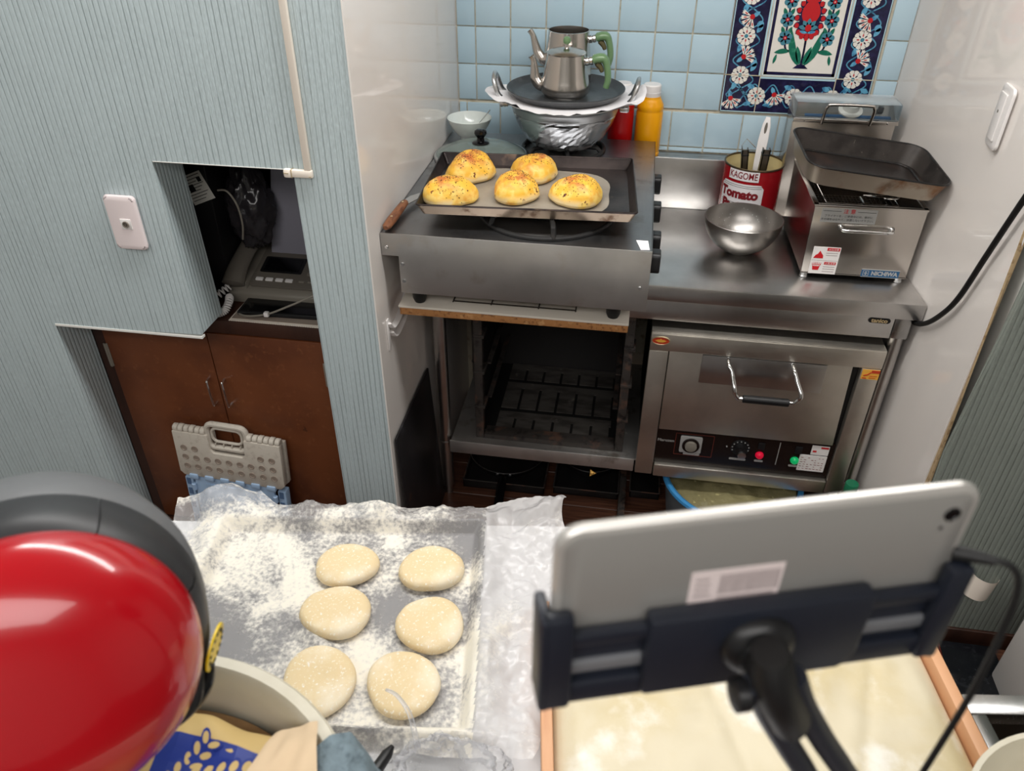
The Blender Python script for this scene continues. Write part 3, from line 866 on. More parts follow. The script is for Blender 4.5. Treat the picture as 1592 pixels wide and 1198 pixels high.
s1 = oplate('sticker', 1.053, 0.335, 0.046, 0.032, M['sticker_white'], 0.001, 0.001, 'small white warning sticker')
ov.part('print', MB().box(1.054, 1.074, PY - 0.0016, PY, 0.342, 0.3475).box(1.034, 1.044, PY - 0.0016, PY, 0.328, 0.334), M['sticker_red'], s1)
s2 = oplate('sticker', 1.040, 0.288, 0.072, 0.056, M['sticker_white'], 0.001, 0.0014, 'white instruction sticker')
ln = MB()
for k in range(6):
    for j in range(7):
        if random.random() < 0.8: ln.box(1.008 + j * 0.0095, 1.008 + j * 0.0095 + random.uniform(0.003, 0.007), PY - 0.0018, PY, 0.306 - k * 0.0078, 0.3075 - k * 0.0078)
ov.part('print', ln, M['ink_red'], s2)
bd = ov.part('badge', MB().prism([(0.586 + 0.0225 * cos(2 * pi * k / 24), 0.650 + 0.0115 * sin(2 * pi * k / 24)) for k in range(24)], FY(F), 0, 0.0016), M['sticker_orange'], label='red and gold oval badge')
ov.part('ring', MB().tube([(0.586 + 0.0225 * cos(2 * pi * k / 24), F - 0.0014, 0.650 + 0.0115 * sin(2 * pi * k / 24)) for k in range(24)], 0.0013, 6, closed=True), M['brass'], bd)
ov.part('emblem', MB().prism([(0.572, 0.650), (0.580, 0.646), (0.592, 0.646), (0.600, 0.650), (0.594, 0.653), (0.588, 0.6535), (0.586, 0.657), (0.583, 0.6535), (0.578, 0.653)], FY(F - 0.0016), 0, 0.0006), M['sticker_yellow'], bd)
ys = ov.part('sticker', MB().box(1.093, 1.135, F - 0.0012, F, 0.588, 0.6165), M['sticker_yellow'], label='yellow warning sticker')
ov.part('print', MB().box(1.115, 1.135, F - 0.0018, F, 0.607, 0.6155).prism([(1.097, 0.600), (1.106, 0.603), (1.113, 0.610), (1.116, 0.609), (1.108, 0.600), (1.098, 0.597)], FY(F - 0.001), 0, 0.001)
        .box(1.096, 1.106, F - 0.0018, F, 0.590, 0.593).box(1.112, 1.131, F - 0.0018, F, 0.5975, 0.5990).box(1.112, 1.128, F - 0.0018, F, 0.592, 0.5935), M['sticker_orange'], ys)

# ------------------------------------------------------------------ gutted oven on the left of the shelf
oo = Thing('oven_shell', 'empty rusty black oven shell with open front and slotted floor, under the gas stove', 'oven', (0.3, -0.3, 0.228))
X0, X1, Y0, Y1, Z0, Z1 = 0.082, 0.520, -0.530, -0.11, 0.2285, 0.690
oo.part('side_panel', MB().box(X0, X0 + 0.006, Y0 + 0.022, Y1, Z0, Z1), M['soot'])
oo.part('side_panel', MB().box(X1 - 0.006, X1, Y0 + 0.022, Y1, Z0, Z1), M['soot'])
for x in (X0, X1 - 0.024):
    po = oo.part('front_post', MB().box(x, x + 0.024, Y0, Y0 + 0.022, Z0, Z1, bev=0.002), M['rust'])
    for z in (0.34, 0.46, 0.58):
        oo.part('bracket', MB().box(x - 0.001, x + 0.030, Y0 - 0.003, Y0 + 0.05, z, z + 0.010, bev=0.001), M['rust'], po)
oo.part('sill', MB().box(X0 + 0.025, X1 - 0.025, Y0, Y0 + 0.045, Z0, Z0 + 0.016, bev=0.002), M['rust'])
for x in (X0 + 0.026, X1 - 0.040):
    for z in (0.345, 0.465):
        oo.part('rail', MB().box(x, x + 0.014, Y0 + 0.05, Y1, z, z + 0.004), M['rust'])
fp = MB()
for (ya, yb) in ((-0.480, -0.395), (-0.375, -0.235), (-0.215, -0.125)):
    n = 6
    for k in range(n):
        xa = X0 + 0.05 + k * 0.0585
        fp.box(xa, xa + 0.0505, ya, yb, Z0 + 0.004, Z0 + 0.008)
    fp.box(X0 + 0.05, X1 - 0.04, yb - 0.03, yb, Z0 + 0.004, Z0 + 0.0081)
oo.part('slotted_floor', fp, M['old_plate'])
oo.part('floor_pan', MB().box(X0 + 0.007, X1 - 0.007, Y0 + 0.046, Y1, Z0, Z0 + 0.003), M['soot'])
for z in (0.60, 0.655):
    oo.part('rear_bar', MB().box(X0 + 0.007, X1 - 0.007, Y1 - 0.012, Y1, z, z + 0.018), M['soot'])
oo.part('rear_panel', MB().box(X0 + 0.007, X1 - 0.007, Y1 - 0.010, Y1, Z0, 0.48), M['soot_grey'])
oo.part('roof', MB().box(X0, X1, Y0 + 0.023, Y1, Z1 - 0.006, Z1), M['soot'])

# ------------------------------------------------------------------ under the bench
def pan_thing(nm, lab, x, y, z, r, h, rz, handle=True):
    t = Thing(nm, lab, 'pan', (x, y, z), rz)
    t.part('body', MB().lathe([(0, 0.001), (r * 0.78, 0.0), (r * 0.86, 0.004), (r, h), (r + 0.004, h), (r + 0.001, h - 0.004), (r * 0.83, 0.006), (r * 0.76, 0.004), (0, 0.0045)], (0, 0, 0), 40), M['black_pan'], world=False)
    t.part('rim', MB().tube([((r + 0.002) * cos(2 * pi * k / 48), (r + 0.002) * sin(2 * pi * k / 48), h) for k in range(48)], 0.0012, 6, closed=True), M['alu'], world=False)
    if handle:
        t.part('handle', MB().tube(bez([(0, -r, h - 0.006), (0, -r - 0.05, h - 0.002), (0, -r - 0.10, h - 0.006), (0, -r - 0.145, h - 0.016)], 6), [0.008 + 0.006 * min(1, k / 6) for k in range(19)], 12, flat=0.6), M['black_gloss'], world=False)
        t.part('rivet', MB().lathe([(0.006, 0), (0.004, 0.003), (0, 0.004)], (0.02, -r + 0.002, h - 0.008), 10, axis=(0, -1, 0)).lathe([(0.006, 0), (0.004, 0.003), (0, 0.004)], (-0.02, -r + 0.002, h - 0.008), 10, axis=(0, -1, 0)), M['alu'], world=False)
    return t
def low_tray(nm, lab, x0, x1, y0, y1, z, h):
    t = Thing(nm, lab, 'tray', ((x0 + x1) / 2, (y0 + y1) / 2, z))
    o = MB()
    o.box(x0, x1, y0, y1, z, z + 0.003)
    t.part('base', o, M['black_pan'])
    for r_ in ((x0, x1, y0, y0 + 0.004), (x0, x1, y1 - 0.004, y1), (x0, x0 + 0.004, y0, y1), (x1 - 0.004, x1, y0, y1)):
        t.part('side', MB().box(r_[0], r_[1], r_[2], r_[3], z, z + h, bev=0.001), M['black_pan'])
    t.part('rim', MB().tube([(x0, y0, z + h), (x1, y0, z + h), (x1, y1, z + h), (x0, y1, z + h)], 0.0022, 8, closed=True), M['rust'])
    return t
low_tray('oven_tray', 'flat black oven tray on the wood floor under the left of the bench', 0.03, 0.290, -0.505, -0.12, 0.0, 0.030)
low_tray('oven_tray', 'flat black oven tray on the wood floor beside the pan with the gold emblem', 0.318, 0.522, -0.490, -0.12, 0.0, 0.026)
pan_thing('frying_pan', 'black frying pan, handle toward the viewer, in the oven tray on the floor', 0.150, -0.345, 0.004, 0.125, 0.038, 0.04)
p2 = pan_thing('frying_pan', 'black lidded pan with a gold emblem on its rim, under the bench', 0.425, -0.325, 0.004, 0.095, 0.040, 0.0, False)
p2.part('emblem', MB().lathe([(0.0, 0.004), (0.006, 0.005), (0.008, 0.003), (0.012, 0.003), (0.015, 0.0)], (0.010, -0.100, 0.040), 3, axis=(0, -0.8, 0.6)).lathe([(0.0, 0.006), (0.006, 0.005), (0.007, 0.002)], (0.010, -0.100, 0.040), 12, axis=(0, -0.8, 0.6)), M['orange'], world=False, label='gold three-sided emblem')
single('steel_bar', MB().box(0.524, 0.546, -0.66, -0.20, 0.0005, 0.022, bev=0.003), M['rust'], 'dark metal bar lying on the wood floor under the middle of the bench', 'bar', (0.535, -0.43, 0))
low_tray('oven_tray', 'flat black oven tray on the wood floor between the metal bar and the blue-rimmed tub', 0.558, 0.650, -0.47, -0.12, 0.0, 0.026)

tub = Thing('food_tub', 'round frosted tub with bright blue rim holding plastic-wrapped food, on the floor under the oven', 'tub', (0.850, -0.500, 0))
tub.part('body', MB().lathe([(0, 0.002), (0.170, 0.0), (0.178, 0.006), (0.196, 0.150), (0.192, 0.150), (0.174, 0.010), (0, 0.006)], (0.850, -0.500, 0), 56), M['tub_side'])
tub.part('rim', MB().lathe([(0.190, 0.146), (0.203, 0.146), (0.206, 0.152), (0.204, 0.160), (0.196, 0.162), (0.189, 0.158)], (0.850, -0.500, 0), 64, closed=True), M['tub_blue'])
def fill(u, v):
    a, r = u * 2 * pi, v * 0.187
    p = Vector((r * cos(a), r * sin(a), 0))
    return (0.850 + p.x, -0.500 + p.y, 0.138 + 0.010 * (1 - v * v) + 0.006 * noise.fractal(p * 26, 1, 2, 4) * (1 - v ** 4))
tub.part('wrapped_food', MB().grid(72, 22, fill), M['tub_fill'])
bt = Thing('oil_bottle', 'green bottle with dark green screw cap, on the floor beside the right bench leg', 'bottle', (1.141, -0.622, 0))
bt.part('body', MB().lathe([(0, 0.0), (0.036, 0.0), (0.040, 0.006), (0.040, 0.18), (0.036, 0.205), (0.020, 0.238), (0.014, 0.248), (0.014, 0.262), (0, 0.262)], (1.141, -0.622, 0), 32), M['bottle_green'])
bt.part('cap', MB().lathe([(0.0165, 0.252), (0.0175, 0.253), (0.0175, 0.276), (0.016, 0.279), (0, 0.279)], (1.141, -0.622, 0), 28), M['cap_green'])
# blackened sheet leaning on the left wall
lb = MB().box(-0.006, 0, -0.325, 0, 0, 0.480, bev=0.001).xf(Matrix.Translation((-0.020, -0.551, 0.001)) @ Matrix.Rotation(radians(-3.0), 4, 'Y'))
single('metal_sheet', lb, M['stained_board'], 'blackened stained metal sheet leaning against the white wall by the bench leg', 'metal sheet', (-0.025, -0.69, 0))
br = MB()
ar = bez([(-0.0535, -0.832, 0.790), (-0.0515, -0.815, 0.770), (-0.0515, -0.775, 0.766), (-0.0515, -0.715, 0.778), (-0.0515, -0.66, 0.81)], 8)
br.tube(ar, 0.0105, 10, flat=0.30)
br.tube([p + Vector((0, 0.012, -0.030)) for p in ar], 0.0105, 10, flat=0.30)
br.box(-0.0548, -0.0515, -0.840, -0.826, 0.718, 0.800, bev=0.001)
single('shelf_bracket', br, M['white_plastic'], 'white curved bracket on the white wall just under the stove board', 'bracket', (-0.053, -0.81, 0.76))
# ------------------------------------------------------------------ board, stove
pb = Thing('stove_board', 'particle board with pale laminate top, carrying the gas stove on the bench', 'board', (0.235, -0.43, 0.8005))
pb.part('core', MB().box(-0.030, 0.496, -0.805, -0.07, 0.8005, 0.8195, bev=0.001), M['particle'])
pb.part('laminate_top', MB().box(-0.032, 0.497, -0.808, -0.07, 0.8197, 0.8255, bev=0.001), M['laminate'])
gr = MB()
for y in (-0.775, -0.745): gr.tube([(0.09, y, 0.8305), (0.375, y, 0.8305)], 0.0018, 6)
for x in (0.09, 0.18, 0.29, 0.375): gr.tube([(x, -0.775, 0.8275), (x, -0.60, 0.8275)], 0.0016, 6)
single('wire_rack', gr, M['mesh_wire'], 'thin black wire rack lying on the board beneath the stove', 'rack', (0.23, -0.69, 0.826))
s = Thing('gas_stove', 'wide stainless table gas stove with black side knobs, on the particle board', 'stove', (0.235, -0.46, 0.826))
zt = 1.010
hole1, hole2 = (0.290, -0.655, 0.148), (0.280, -0.205, 0.108)
s.part('body', MB().box(-0.016, 0.527, -0.818, -0.105, 0.868, zt - 0.004, bev=0.003), M['steel_stove'])
tpn = MB()
# top plate with two round openings
bm = bmesh.new()
outer = [(-0.0535, -0.822), (0.530, -0.822), (0.530, -0.100), (-0.0535, -0.100)]
def strip_plate(x0, x1, y0, y1, hx, hy, hr, z, mb):
    n = 48
    vs, fs = [], []
    for k in range(n):
        a = 2 * pi * k / n
        dx, dy = cos(a), sin(a)
        t = min(((x1 - hx) / dx if dx > 0 else (x0 - hx) / dx) if abs(dx) > 1e-6 else 9, ((y1 - hy) / dy if dy > 0 else (y0 - hy) / dy) if abs(dy) > 1e-6 else 9)
        vs += [(hx + hr * dx, hy + hr * dy, z), (hx + t * dx, hy + t * dy, z)]
    for k in range(n):
        j = (k + 1) % n
        fs.append((2 * k, 2 * k + 1, 2 * j + 1, 2 * j))
    mb.add(vs, fs)
    # true corners
    for cx_, cy_ in ((x0, y0), (x1, y0), (x1, y1), (x0, y1)):
        best = sorted(range(n), key=lambda k: (vs[2 * k + 1][0] - cx_) ** 2 + (vs[2 * k + 1][1] - cy_) ** 2)[:2]
        mb.add([vs[2 * best[0] + 1], (cx_, cy_, z), vs[2 * best[1] + 1]], [(0, 1, 2)])
strip_plate(-0.0535, 0.530, -0.822, -0.42, *hole1, zt, tpn)
strip_plate(-0.0535, 0.530, -0.42, -0.100, *hole2, zt, tpn)
tpn.box(-0.0535, -0.0505, -0.820, -0.100, zt - 0.052, zt, bev=0.001)
tpn.box(0.527, 0.530, -0.820, -0.100, zt - 0.05, zt, bev=0.001)
s.part('top_plate', tpn, M['steel_stove_top'], ang=20)
for (hx, hy, hr), PH in ((hole1, 0.024), (hole2, 0.012)):
    bo = s.part('burner', MB().lathe([(hr, 0.0), (hr * 0.96, -0.012), (hr * 0.8, -0.028), (0.05, -0.030), (0.048, -0.010), (0.035, -0.004), (0.0, -0.004)], (hx, hy, zt), 48), M['burner_dark'])
    s.part('ring', MB().tube([((hr + 0.002) * cos(2 * pi * k / 64) + hx, (hr + 0.002) * sin(2 * pi * k / 64) + hy, zt + 0.004) for k in range(64)], 0.0055, 10, closed=True), M['black_iron'], bo)
    for k in range(6):
        a = radians(-90 + 12 + 60 * k)
        c_, s_ = cos(a), sin(a)
        s.part('prong', MB().tube([(hx + hr * 1.02 * c_, hy + hr * 1.02 * s_, zt + 0.004), (hx + hr * 0.97 * c_, hy + hr * 0.97 * s_, zt + PH), (hx + hr * 0.90 * c_, hy + hr * 0.90 * s_, zt + PH + 0.005), (hx + hr * 0.36 * c_, hy + hr * 0.36 * s_, zt + PH + 0.001)], 0.006, 8), M['black_iron'], bo)
    s.part('burner_head', MB().lathe([(0.040, -0.004), (0.044, 0.004), (0.040, 0.010), (0.012, 0.011), (0, 0.011)], (hx, hy, zt), 32), M['black_iron'], bo)
for y, z in ((-0.325, 0.970), (-0.515, 0.972), (-0.690, 0.972), (-0.785, 0.972)):
    s.part('knob', MB().prism(rrect(0.040, 0.046, 0.010, 4, y, z), lambda a, c, d: (0.5275 + d, a, c), 0, 0.022, bev=0.003), M['black'])
for x in (0.008, 0.455):
    for y in (-0.780, -0.13):
        s.part('foot', MB().lathe([(0, 0), (0.012, 0), (0.016, 0.010), (0.018, 0.0425), (0, 0.0425)], (x + 0.005, y, 0.826), 20), M['rubber'])
sc = MB()
for x, z in ((-0.041, 0.978), (-0.008, 0.940), (-0.008, 0.898), (0.512, 0.925)): sc.lathe([(0.0045, 0), (0.004, 0.0015), (0, 0.002)], (x, -0.8235, z), 12, axis=(0, -1, 0))
s.part('screw_heads', sc, M['chrome'])
s.part('front_sheet', MB().prism([(-0.0535, zt - 0.052), (-0.016, zt - 0.052), (-0.016, 0.868), (0.530, 0.868), (0.530, zt + 0.0004), (-0.0535, zt + 0.0004)], lambda a, c, d: (a, d, c), -0.8235, -0.8205, bev=0.0008), M['steel_stove'])
s.part('tape_patch', MB().prism([(0.495, -0.772), (0.520, -0.772), (0.524, -0.816), (0.506, -0.818)], lambda a, c, d: (a, c, zt + d), 0.0002, 0.0012), M['paper'], label='scrap of white tape on the front corner')

# ------------------------------------------------------------------ baking sheet with five breads
bsx, bsy, bsz, brz = 0.247, -0.612, 1.0435, radians(3.5)
bk = Thing('baking_sheet', 'scorched rectangular baking sheet holding five golden breads, on the front burner', 'baking sheet', (bsx, bsy, bsz), brz)
def dish(w_, d_, h, flare, th=0.0015, r=0.008, fl=0):
    o = MB()
    lo, hi = rrect(w_ - 2 * flare, d_ - 2 * flare, r, 4), rrect(w_, d_, r, 4)
    lo2, hi2 = rrect(w_ - 2 * flare - 2 * th, d_ - 2 * flare - 2 * th, r, 4), rrect(w_ - 2 * th, d_ - 2 * th, r, 4)
    n = len(lo)
    V = [(a, c, 0) for a, c in lo] + [(a, c, h) for a, c in hi] + [(a, c, h) for a, c in hi2] + [(a, c, th) for a, c in lo2]
    Fs, mi = [], []
    for lay in range(3):
        for k in range(n):
            j = (k + 1) % n
            o_ = lay * n
            Fs.append((o_ + k, o_ + j, o_ + n + j, o_ + n + k)); mi.append(1 if lay == 0 else 0)
    Fs.append(tuple(range(n))[::-1]); mi.append(1)
    Fs.append(tuple(range(3 * n, 4 * n))); mi.append(fl)
    o.v = [Vector(v) for v in V]; o.f = Fs; o.m = mi
    return o
bk.part('pan_body', dish(0.470, 0.338, 0.0245, 0.011), [M['pan_steel'], M['pan_side']], world=False)
bk.part('rolled_rim', MB().tube([(a, c, 0.0245) for a, c in rrect(0.470, 0.338, 0.008, 4)], 0.0022, 8, closed=True), M['pan_steel'], world=False)
pp = MB()
n = 64
pts = []
for k in range(n):
    a = 2 * pi * k / n
    rx, ry = 0.200, 0.142
    e = 4.0
    r_ = (abs(cos(a) / rx) ** e + abs(sin(a) / ry) ** e) ** (-1 / e)
    r_ *= 1 + 0.05 * noise.noise(Vector((cos(a) * 2, sin(a) * 2, 3)))
    pts.append((r_ * cos(a) - 0.022, r_ * sin(a) - 0.008))
pp.prism(pts, lambda a, c, d: (a, c, d), 0.0017, 0.0021)
bk.part('parchment', pp, M['parchment'], world=False)
def bread(x, y, r, h, rz, seed, lab):
    z0 = bsz + 0.0022
    t = Thing('bread', lab, 'bread', (x, y, z0), rz, 'breads on the baking sheet')
    prof = [(0.0, 0.0), (0.80, 0.0), (0.93, 0.06), (1.0, 0.17), (0.985, 0.32), (0.90, 0.55), (0.74, 0.76), (0.52, 0.90), (0.28, 0.98), (0.0, 1.0)]
    pr2 = []
    for i in range(len(prof) - 1):
        for k in range(3):
            t_ = k / 3
            pr2.append((prof[i][0] * (1 - t_) + prof[i + 1][0] * t_, prof[i][1] * (1 - t_) + prof[i + 1][1] * t_))
    pr2.append(prof[-1])
    o = MB().lathe([(p[0] * r, p[1] * h) for p in pr2], (0, 0, 0), 44)
    off = Vector((seed * 3.1, seed * 1.7, 0))
    for v in o.v:
        ang = math.atan2(v.y, v.x)
        k = 1 + 0.06 * sin(ang * 2 + seed) + 0.05 * sin(ang * 3 + seed * 2.3)
        d = 0.09 * noise.noise(v * 16 + off) + 0.04 * noise.noise(v * 40 + off)
        f = (k + d)
        v.x, v.y = v.x * f * 1.03, v.y * f * 0.94
        if v.z > 0.003: v.z *= 1 + 0.10 * noise.noise(v * 20 + off) - 0.10 * (v.x / r) * sin(seed * 2)
    sd = MB()
    rnd = random.Random(seed)
    from mathutils.bvhtree import BVHTree
    bv = BVHTree.FromPolygons(o.v, o.f)
    for k in range(150):
        a, rr = rnd.uniform(0, 2 * pi), r * 0.78 * rnd.random() ** 0.6
        hit = bv.ray_cast(Vector((rr * cos(a) - 0.004, rr * sin(a) - 0.010, 0.2)), Vector((0, 0, -1)))
        if hit[0] is None: continue
        p, nrm = hit[0], hit[1]
        q = Vector((0, 0, 1)).rotation_difference(nrm).to_matrix() @ Matrix.Rotation(rnd.uniform(0, 6.28), 3, 'Z')
        l_ = rnd.uniform(0.0010, 0.0021)
        w_ = l_ * 0.5
        sd.add([p + q @ Vector(c_) for c_ in ((-l_, 0, 0.0002), (0, -w_, 0.0003), (l_, 0, 0.0002), (0, w_, 0.0003), (0, 0, 0.0012))], [(0, 1, 4), (1, 2, 4), (2, 3, 4), (3, 0, 4)])
    t.part('crust', o, M['bread'], world=False, ang=80)
    t.part('seeds', sd, M['seed'], world=False, stuff=True)
bread(0.077, -0.705, 0.0575, 0.054, 0.3, 1, 'seeded golden bread at the near left corner of the baking sheet')
bread(0.094, -0.560, 0.0590, 0.060, 1.1, 2, 'seeded golden bread with a round brown spot, behind the near left bread')
bread(0.220, -0.662, 0.0565, 0.056, 2.0, 3, 'palest golden bread with a raised pale base, in the front row middle')
bread(0.240, -0.532, 0.0580, 0.054, 2.9, 4, 'brown-topped bread partly hidden behind the front row middle bread')
bread(0.356, -0.658, 0.0610, 0.054, 0.2, 5, 'seeded golden bread alone at the right of the baking sheet')

sp = Thing('spatula', 'offset spatula with riveted wooden handle, blade tucked under the baking sheet', 'spatula', (-0.040, -0.74, 1.0105))
d0, d1 = Vector((-0.041, -0.818, 1.020)), Vector((-0.034, -0.680, 1.026))
hnd = MB().tube([d0, d0.lerp(d1, .06), d0.lerp(d1, .3), d0.lerp(d1, .7), d0.lerp(d1, .94), d1], [0.006, 0.010, 0.0115, 0.0105, 0.0095, 0.006], 14, flat=0.75)
ho = sp.part('handle', hnd, M['wood_handle'], label='wooden handle')
for t_ in (0.3, 0.86):
    p = d0.lerp(d1, t_)
    sp.part('rivet', MB().lathe([(0.0032, 0.0), (0.0026, 0.0012), (0, 0.0016)], (p.x, p.y, p.z + 0.0078), 12), M['brass'], ho)
sp.part('blade', MB().prism([(-0.045, -0.690), (-0.025, -0.690), (-0.012, -0.655), (0.010, -0.60), (0.0, -0.590), (-0.034, -0.640)], lambda a, c, d: (a, c, 1.0235 + d - 0.05 * max(0, c + 0.66)), 0, 0.0015), M['chrome'])
# ------------------------------------------------------------------ hammered pot with disc, paper and teapots
px, py, pz = 0.280, -0.205, 1.0280
pt = Thing('hammered_pot', 'wide hammered aluminium pot with flared rim, on the rear burner', 'pot', (px, py, pz))
prof = [(0, 0), (0.070, 0.0), (0.088, 0.004), (0.104, 0.018), (0.122, 0.046), (0.134, 0.072), (0.139, 0.088)]
pf = [(p.x, p.z) for p in bez([(r_, 0, h_) for r_, h_ in prof[2:]], 3)]
shell_ = MB().lathe(prof[:2] + pf, (px, py, pz), 68)
rh = random.Random(11)
for v in shell_.v:
    d_ = Vector((v.x - px, v.y - py, 0))
    if d_.length > 0.086:
        d_.normalize()
        v += d_ * rh.uniform(-0.0007, 0.0007) + Vector((0, 0, rh.uniform(-0.0012, 0.0012) if v.z < pz + 0.085 else 0))
pt.part('hammered_wall', shell_, M['hammered'], smooth=False)
pt.part('inner_wall', MB().lathe([(0.136, 0.088), (0.118, 0.048), (0.10, 0.022), (0.06, 0.006), (0, 0.006)], (px, py, pz), 48), M['alu'])
pt.part('rim', MB().lathe([(0.1385, 0.0875), (0.141, 0.093), (0.1425, 0.104), (0.148, 0.111), (0.166, 0.1185), (0.168, 0.1200), (0.166, 0.1215), (0.146, 0.114), (0.139, 0.106), (0.136, 0.090)], (px, py, pz), 72), M['alu'])
for sg in (-1, 1):
    h = MB()
    cx_ = px + sg * 0.176
    lp = bez([(cx_ - sg * 0.012, py - 0.030, pz + 0.117), (cx_, py - 0.030, pz + 0.130), (cx_ + sg * 0.010, py - 0.024, pz + 0.158), (cx_ + sg * 0.012, py, pz + 0.170), (cx_ + sg * 0.010, py + 0.024, pz + 0.158), (cx_, py + 0.030, pz + 0.130), (cx_ - sg * 0.012, py + 0.030, pz + 0.117)], 6)
    h.tube(lp, 0.009, 12, flat=0.7)
    hh = pt.part('handle', h, M['alu'])
    pt.part('bracket', MB().box(px + sg * 0.158 - 0.012, px + sg * 0.158 + 0.012, py - 0.045, py - 0.022, pz + 0.098, pz + 0.112, bev=0.004), M['alu'], hh)
# ragged sheet of white paper
pg = MB()
def paperfn(u, v):
    a = u * 2 * pi
    R = 0.181 + 0.012 * cos(4 * a + 0.6) + 0.030 * max(0, -cos(a) - 0.75) * 4 * 0.8 - 0.010 * max(0, -sin(a)) + 0.010 * noise.noise(Vector((cos(a) * 3, sin(a) * 3, 1)))
    if cos(a) > 0.8: R += 0.020
    r = 0.10 + v * (R - 0.10)
    z = 1.1520 - 0.0 * max(0, r - 0.168) + 0.012 * max(0, v - 0.75) * noise.noise(Vector((cos(a) * 5, sin(a) * 5, 2))) * 4
    z += 0.9 * max(0, r - 0.172) * max(0, cos(a) - 0.35) ** 1.0 * (0.9 + 0.6 * sin(6 * a))
    return (px + r * cos(a), py + 0.001 + min(r, 0.196) * sin(a), z)
pg.grid(120, 14, paperfn)
single('paper_sheet', pg, M['paper'], 'ragged white paper sheet sticking out between the hammered pot and the dark disc', 'paper', (px, py, 1.1520))
dz = 1.1535
ds = MB().lathe([(0, 0), (0.132, 0.0), (0.142, 0.003), (0.156, 0.019), (0.1545, 0.0205), (0.149, 0.016), (0.138, 0.0055), (0.130, 0.0035), (0.06, 0.0030), (0.058, 0.0036), (0.056, 0.0030), (0, 0.003)], (px, py + 0.004, dz), 72)
single('baking_disc', ds, M['disc'], 'round dark grey baking pan used as a lid on the hammered pot', 'baking pan', (px, py, dz))
def teapot(nm, lab, x, y, z, R, r, H, lid, tip, sroot, hy):
    t = Thing(nm, lab, 'teapot', (x, y, z))
    pr = [(0, 0), (R * 0.84, 0.0), (R * 0.86, 0.004), (R * 0.97, 0.010), (R, 0.018), (R * 0.985, 0.030)]
    for k in range(1, 9):
        q = k / 8
        pr.append((R * 0.985 + (r - R * 0.985) * (q ** 0.85), 0.030 + (H - 0.030) * q))
    pr += [(r + 0.001, H), (r - 0.0015, H + 0.001)]
    if not lid: pr += [(r - 0.003, H - 0.02), (R * 0.9, 0.02), (0, 0.01)]
    t.part('body', MB().lathe(pr, (x, y, z), 56), M['satin'])
    if lid:
        lo = t.part('lid', MB().lathe([(r + 0.0005, H), (r + 0.0015, H + 0.003), (r * 0.85, H + 0.008), (r * 0.45, H + 0.013), (0.006, H + 0.015), (0.005, H + 0.022), (0, H + 0.022)], (x, y, z), 48), M['satin'])
        t.part('knob', MB().lathe([(0.0, H + 0.020), (0.004, H + 0.021), (0.0085, H + 0.025), (0.0100, H + 0.031), (0.0085, H + 0.037), (0.004, H + 0.0405), (0.0, H + 0.041)], (x, y, z), 24), M['green_bakelite'], lo, label='round sage green knob')
        t.part('finial', MB().lathe([(0.003, H + 0.040), (0.002, H + 0.045), (0, H + 0.046)], (x, y, z), 12), M['chrome'], lo)
    sp_ = bez([(x + a_, y, z + c_) for a_, c_ in tip], 6)
    n_ = len(sp_)
    rad = [0.0210 - 0.0135 * min(1, k / (n_ - 1) * 1.25) ** 0.8 for k in range(n_)]
    rad[-1], rad[-2] = 0.0085, 0.0078
    t.part('spout', MB().tube(sp_, rad, 18), M['satin'])
    hx0 = x + r + (R - r) * 0.15
    t.part('handle_socket', MB().lathe([(0.0, -0.004), (0.0105, -0.004), (0.0105, 0.004), (0.009, 0.006), (0.0105, 0.008), (0.0105, 0.014), (0.009, 0.016), (0.0, 0.016)], (hx0 + 0.002, y, hy), 20, axis=(1, 0, 0.18)), M['chrome'])
    a0 = Vector((hx0 + 0.018, y, hy + 0.003))
    hp = bez([a0, a0 + Vector((0.012, 0, 0.005)), a0 + Vector((0.027, 0, 0.004)), a0 + Vector((0.036, 0, -0.016)), a0 + Vector((0.040, 0, -0.045)), a0 + Vector((0.036, 0, -0.066))], 7)
    m_ = len(hp)
    ho = t.part('handle', MB().tube(hp, [0.0128 + 0.0030 * sin(pi * min(1, k / m_ * 1.9)) - 0.003 * (k / m_) for k in range(m_)], 14, flat=0.8), M['green_bakelite'], label='sage green handle')
    t.part('thumb_rest', MB().prism([(-0.004, 0.0), (0.024, 0.003), (0.029, 0.012), (-0.008, 0.014)], lambda a, c, d: (a0.x + a + 0.006, y + d, a0.z + c), -0.008, 0.008, bev=0.003), M['green_bakelite'], ho)
    t.part('scorch_mark', MB().tube(bez([a0 + Vector((0.010, 0, -0.006)), a0 + Vector((0.020, 0, -0.018)), a0 + Vector((0.024, 0, -0.028))], 5), [0.008, .0085, .008, .0075, .007, .0065, .006, .006, .0055, .005, .004], 10), M['scorch'], ho)
    return t
teapot('teapot', 'front stainless teapot with lid and round green knob, on the dark disc', 0.280, -0.222, 1.1570, 0.0640, 0.0490, 0.1030, True, ((-.050, .028), (-.066, .026), (-.0785, .040), (-.0815, .062), (-.0840, .082), (-.0910, .0945)), None, 1.2430)
teapot('teapot', 'taller lidless stainless teapot with dark open top, standing behind the lidded one', 0.272, -0.088, 1.1570, 0.0660, 0.0545, 0.1330, False, ((-.052, .060), (-.068, .059), (-.0820, .074), (-.0900, .096), (-.0970, .118), (-.1060, .1300)), None, 1.2690)

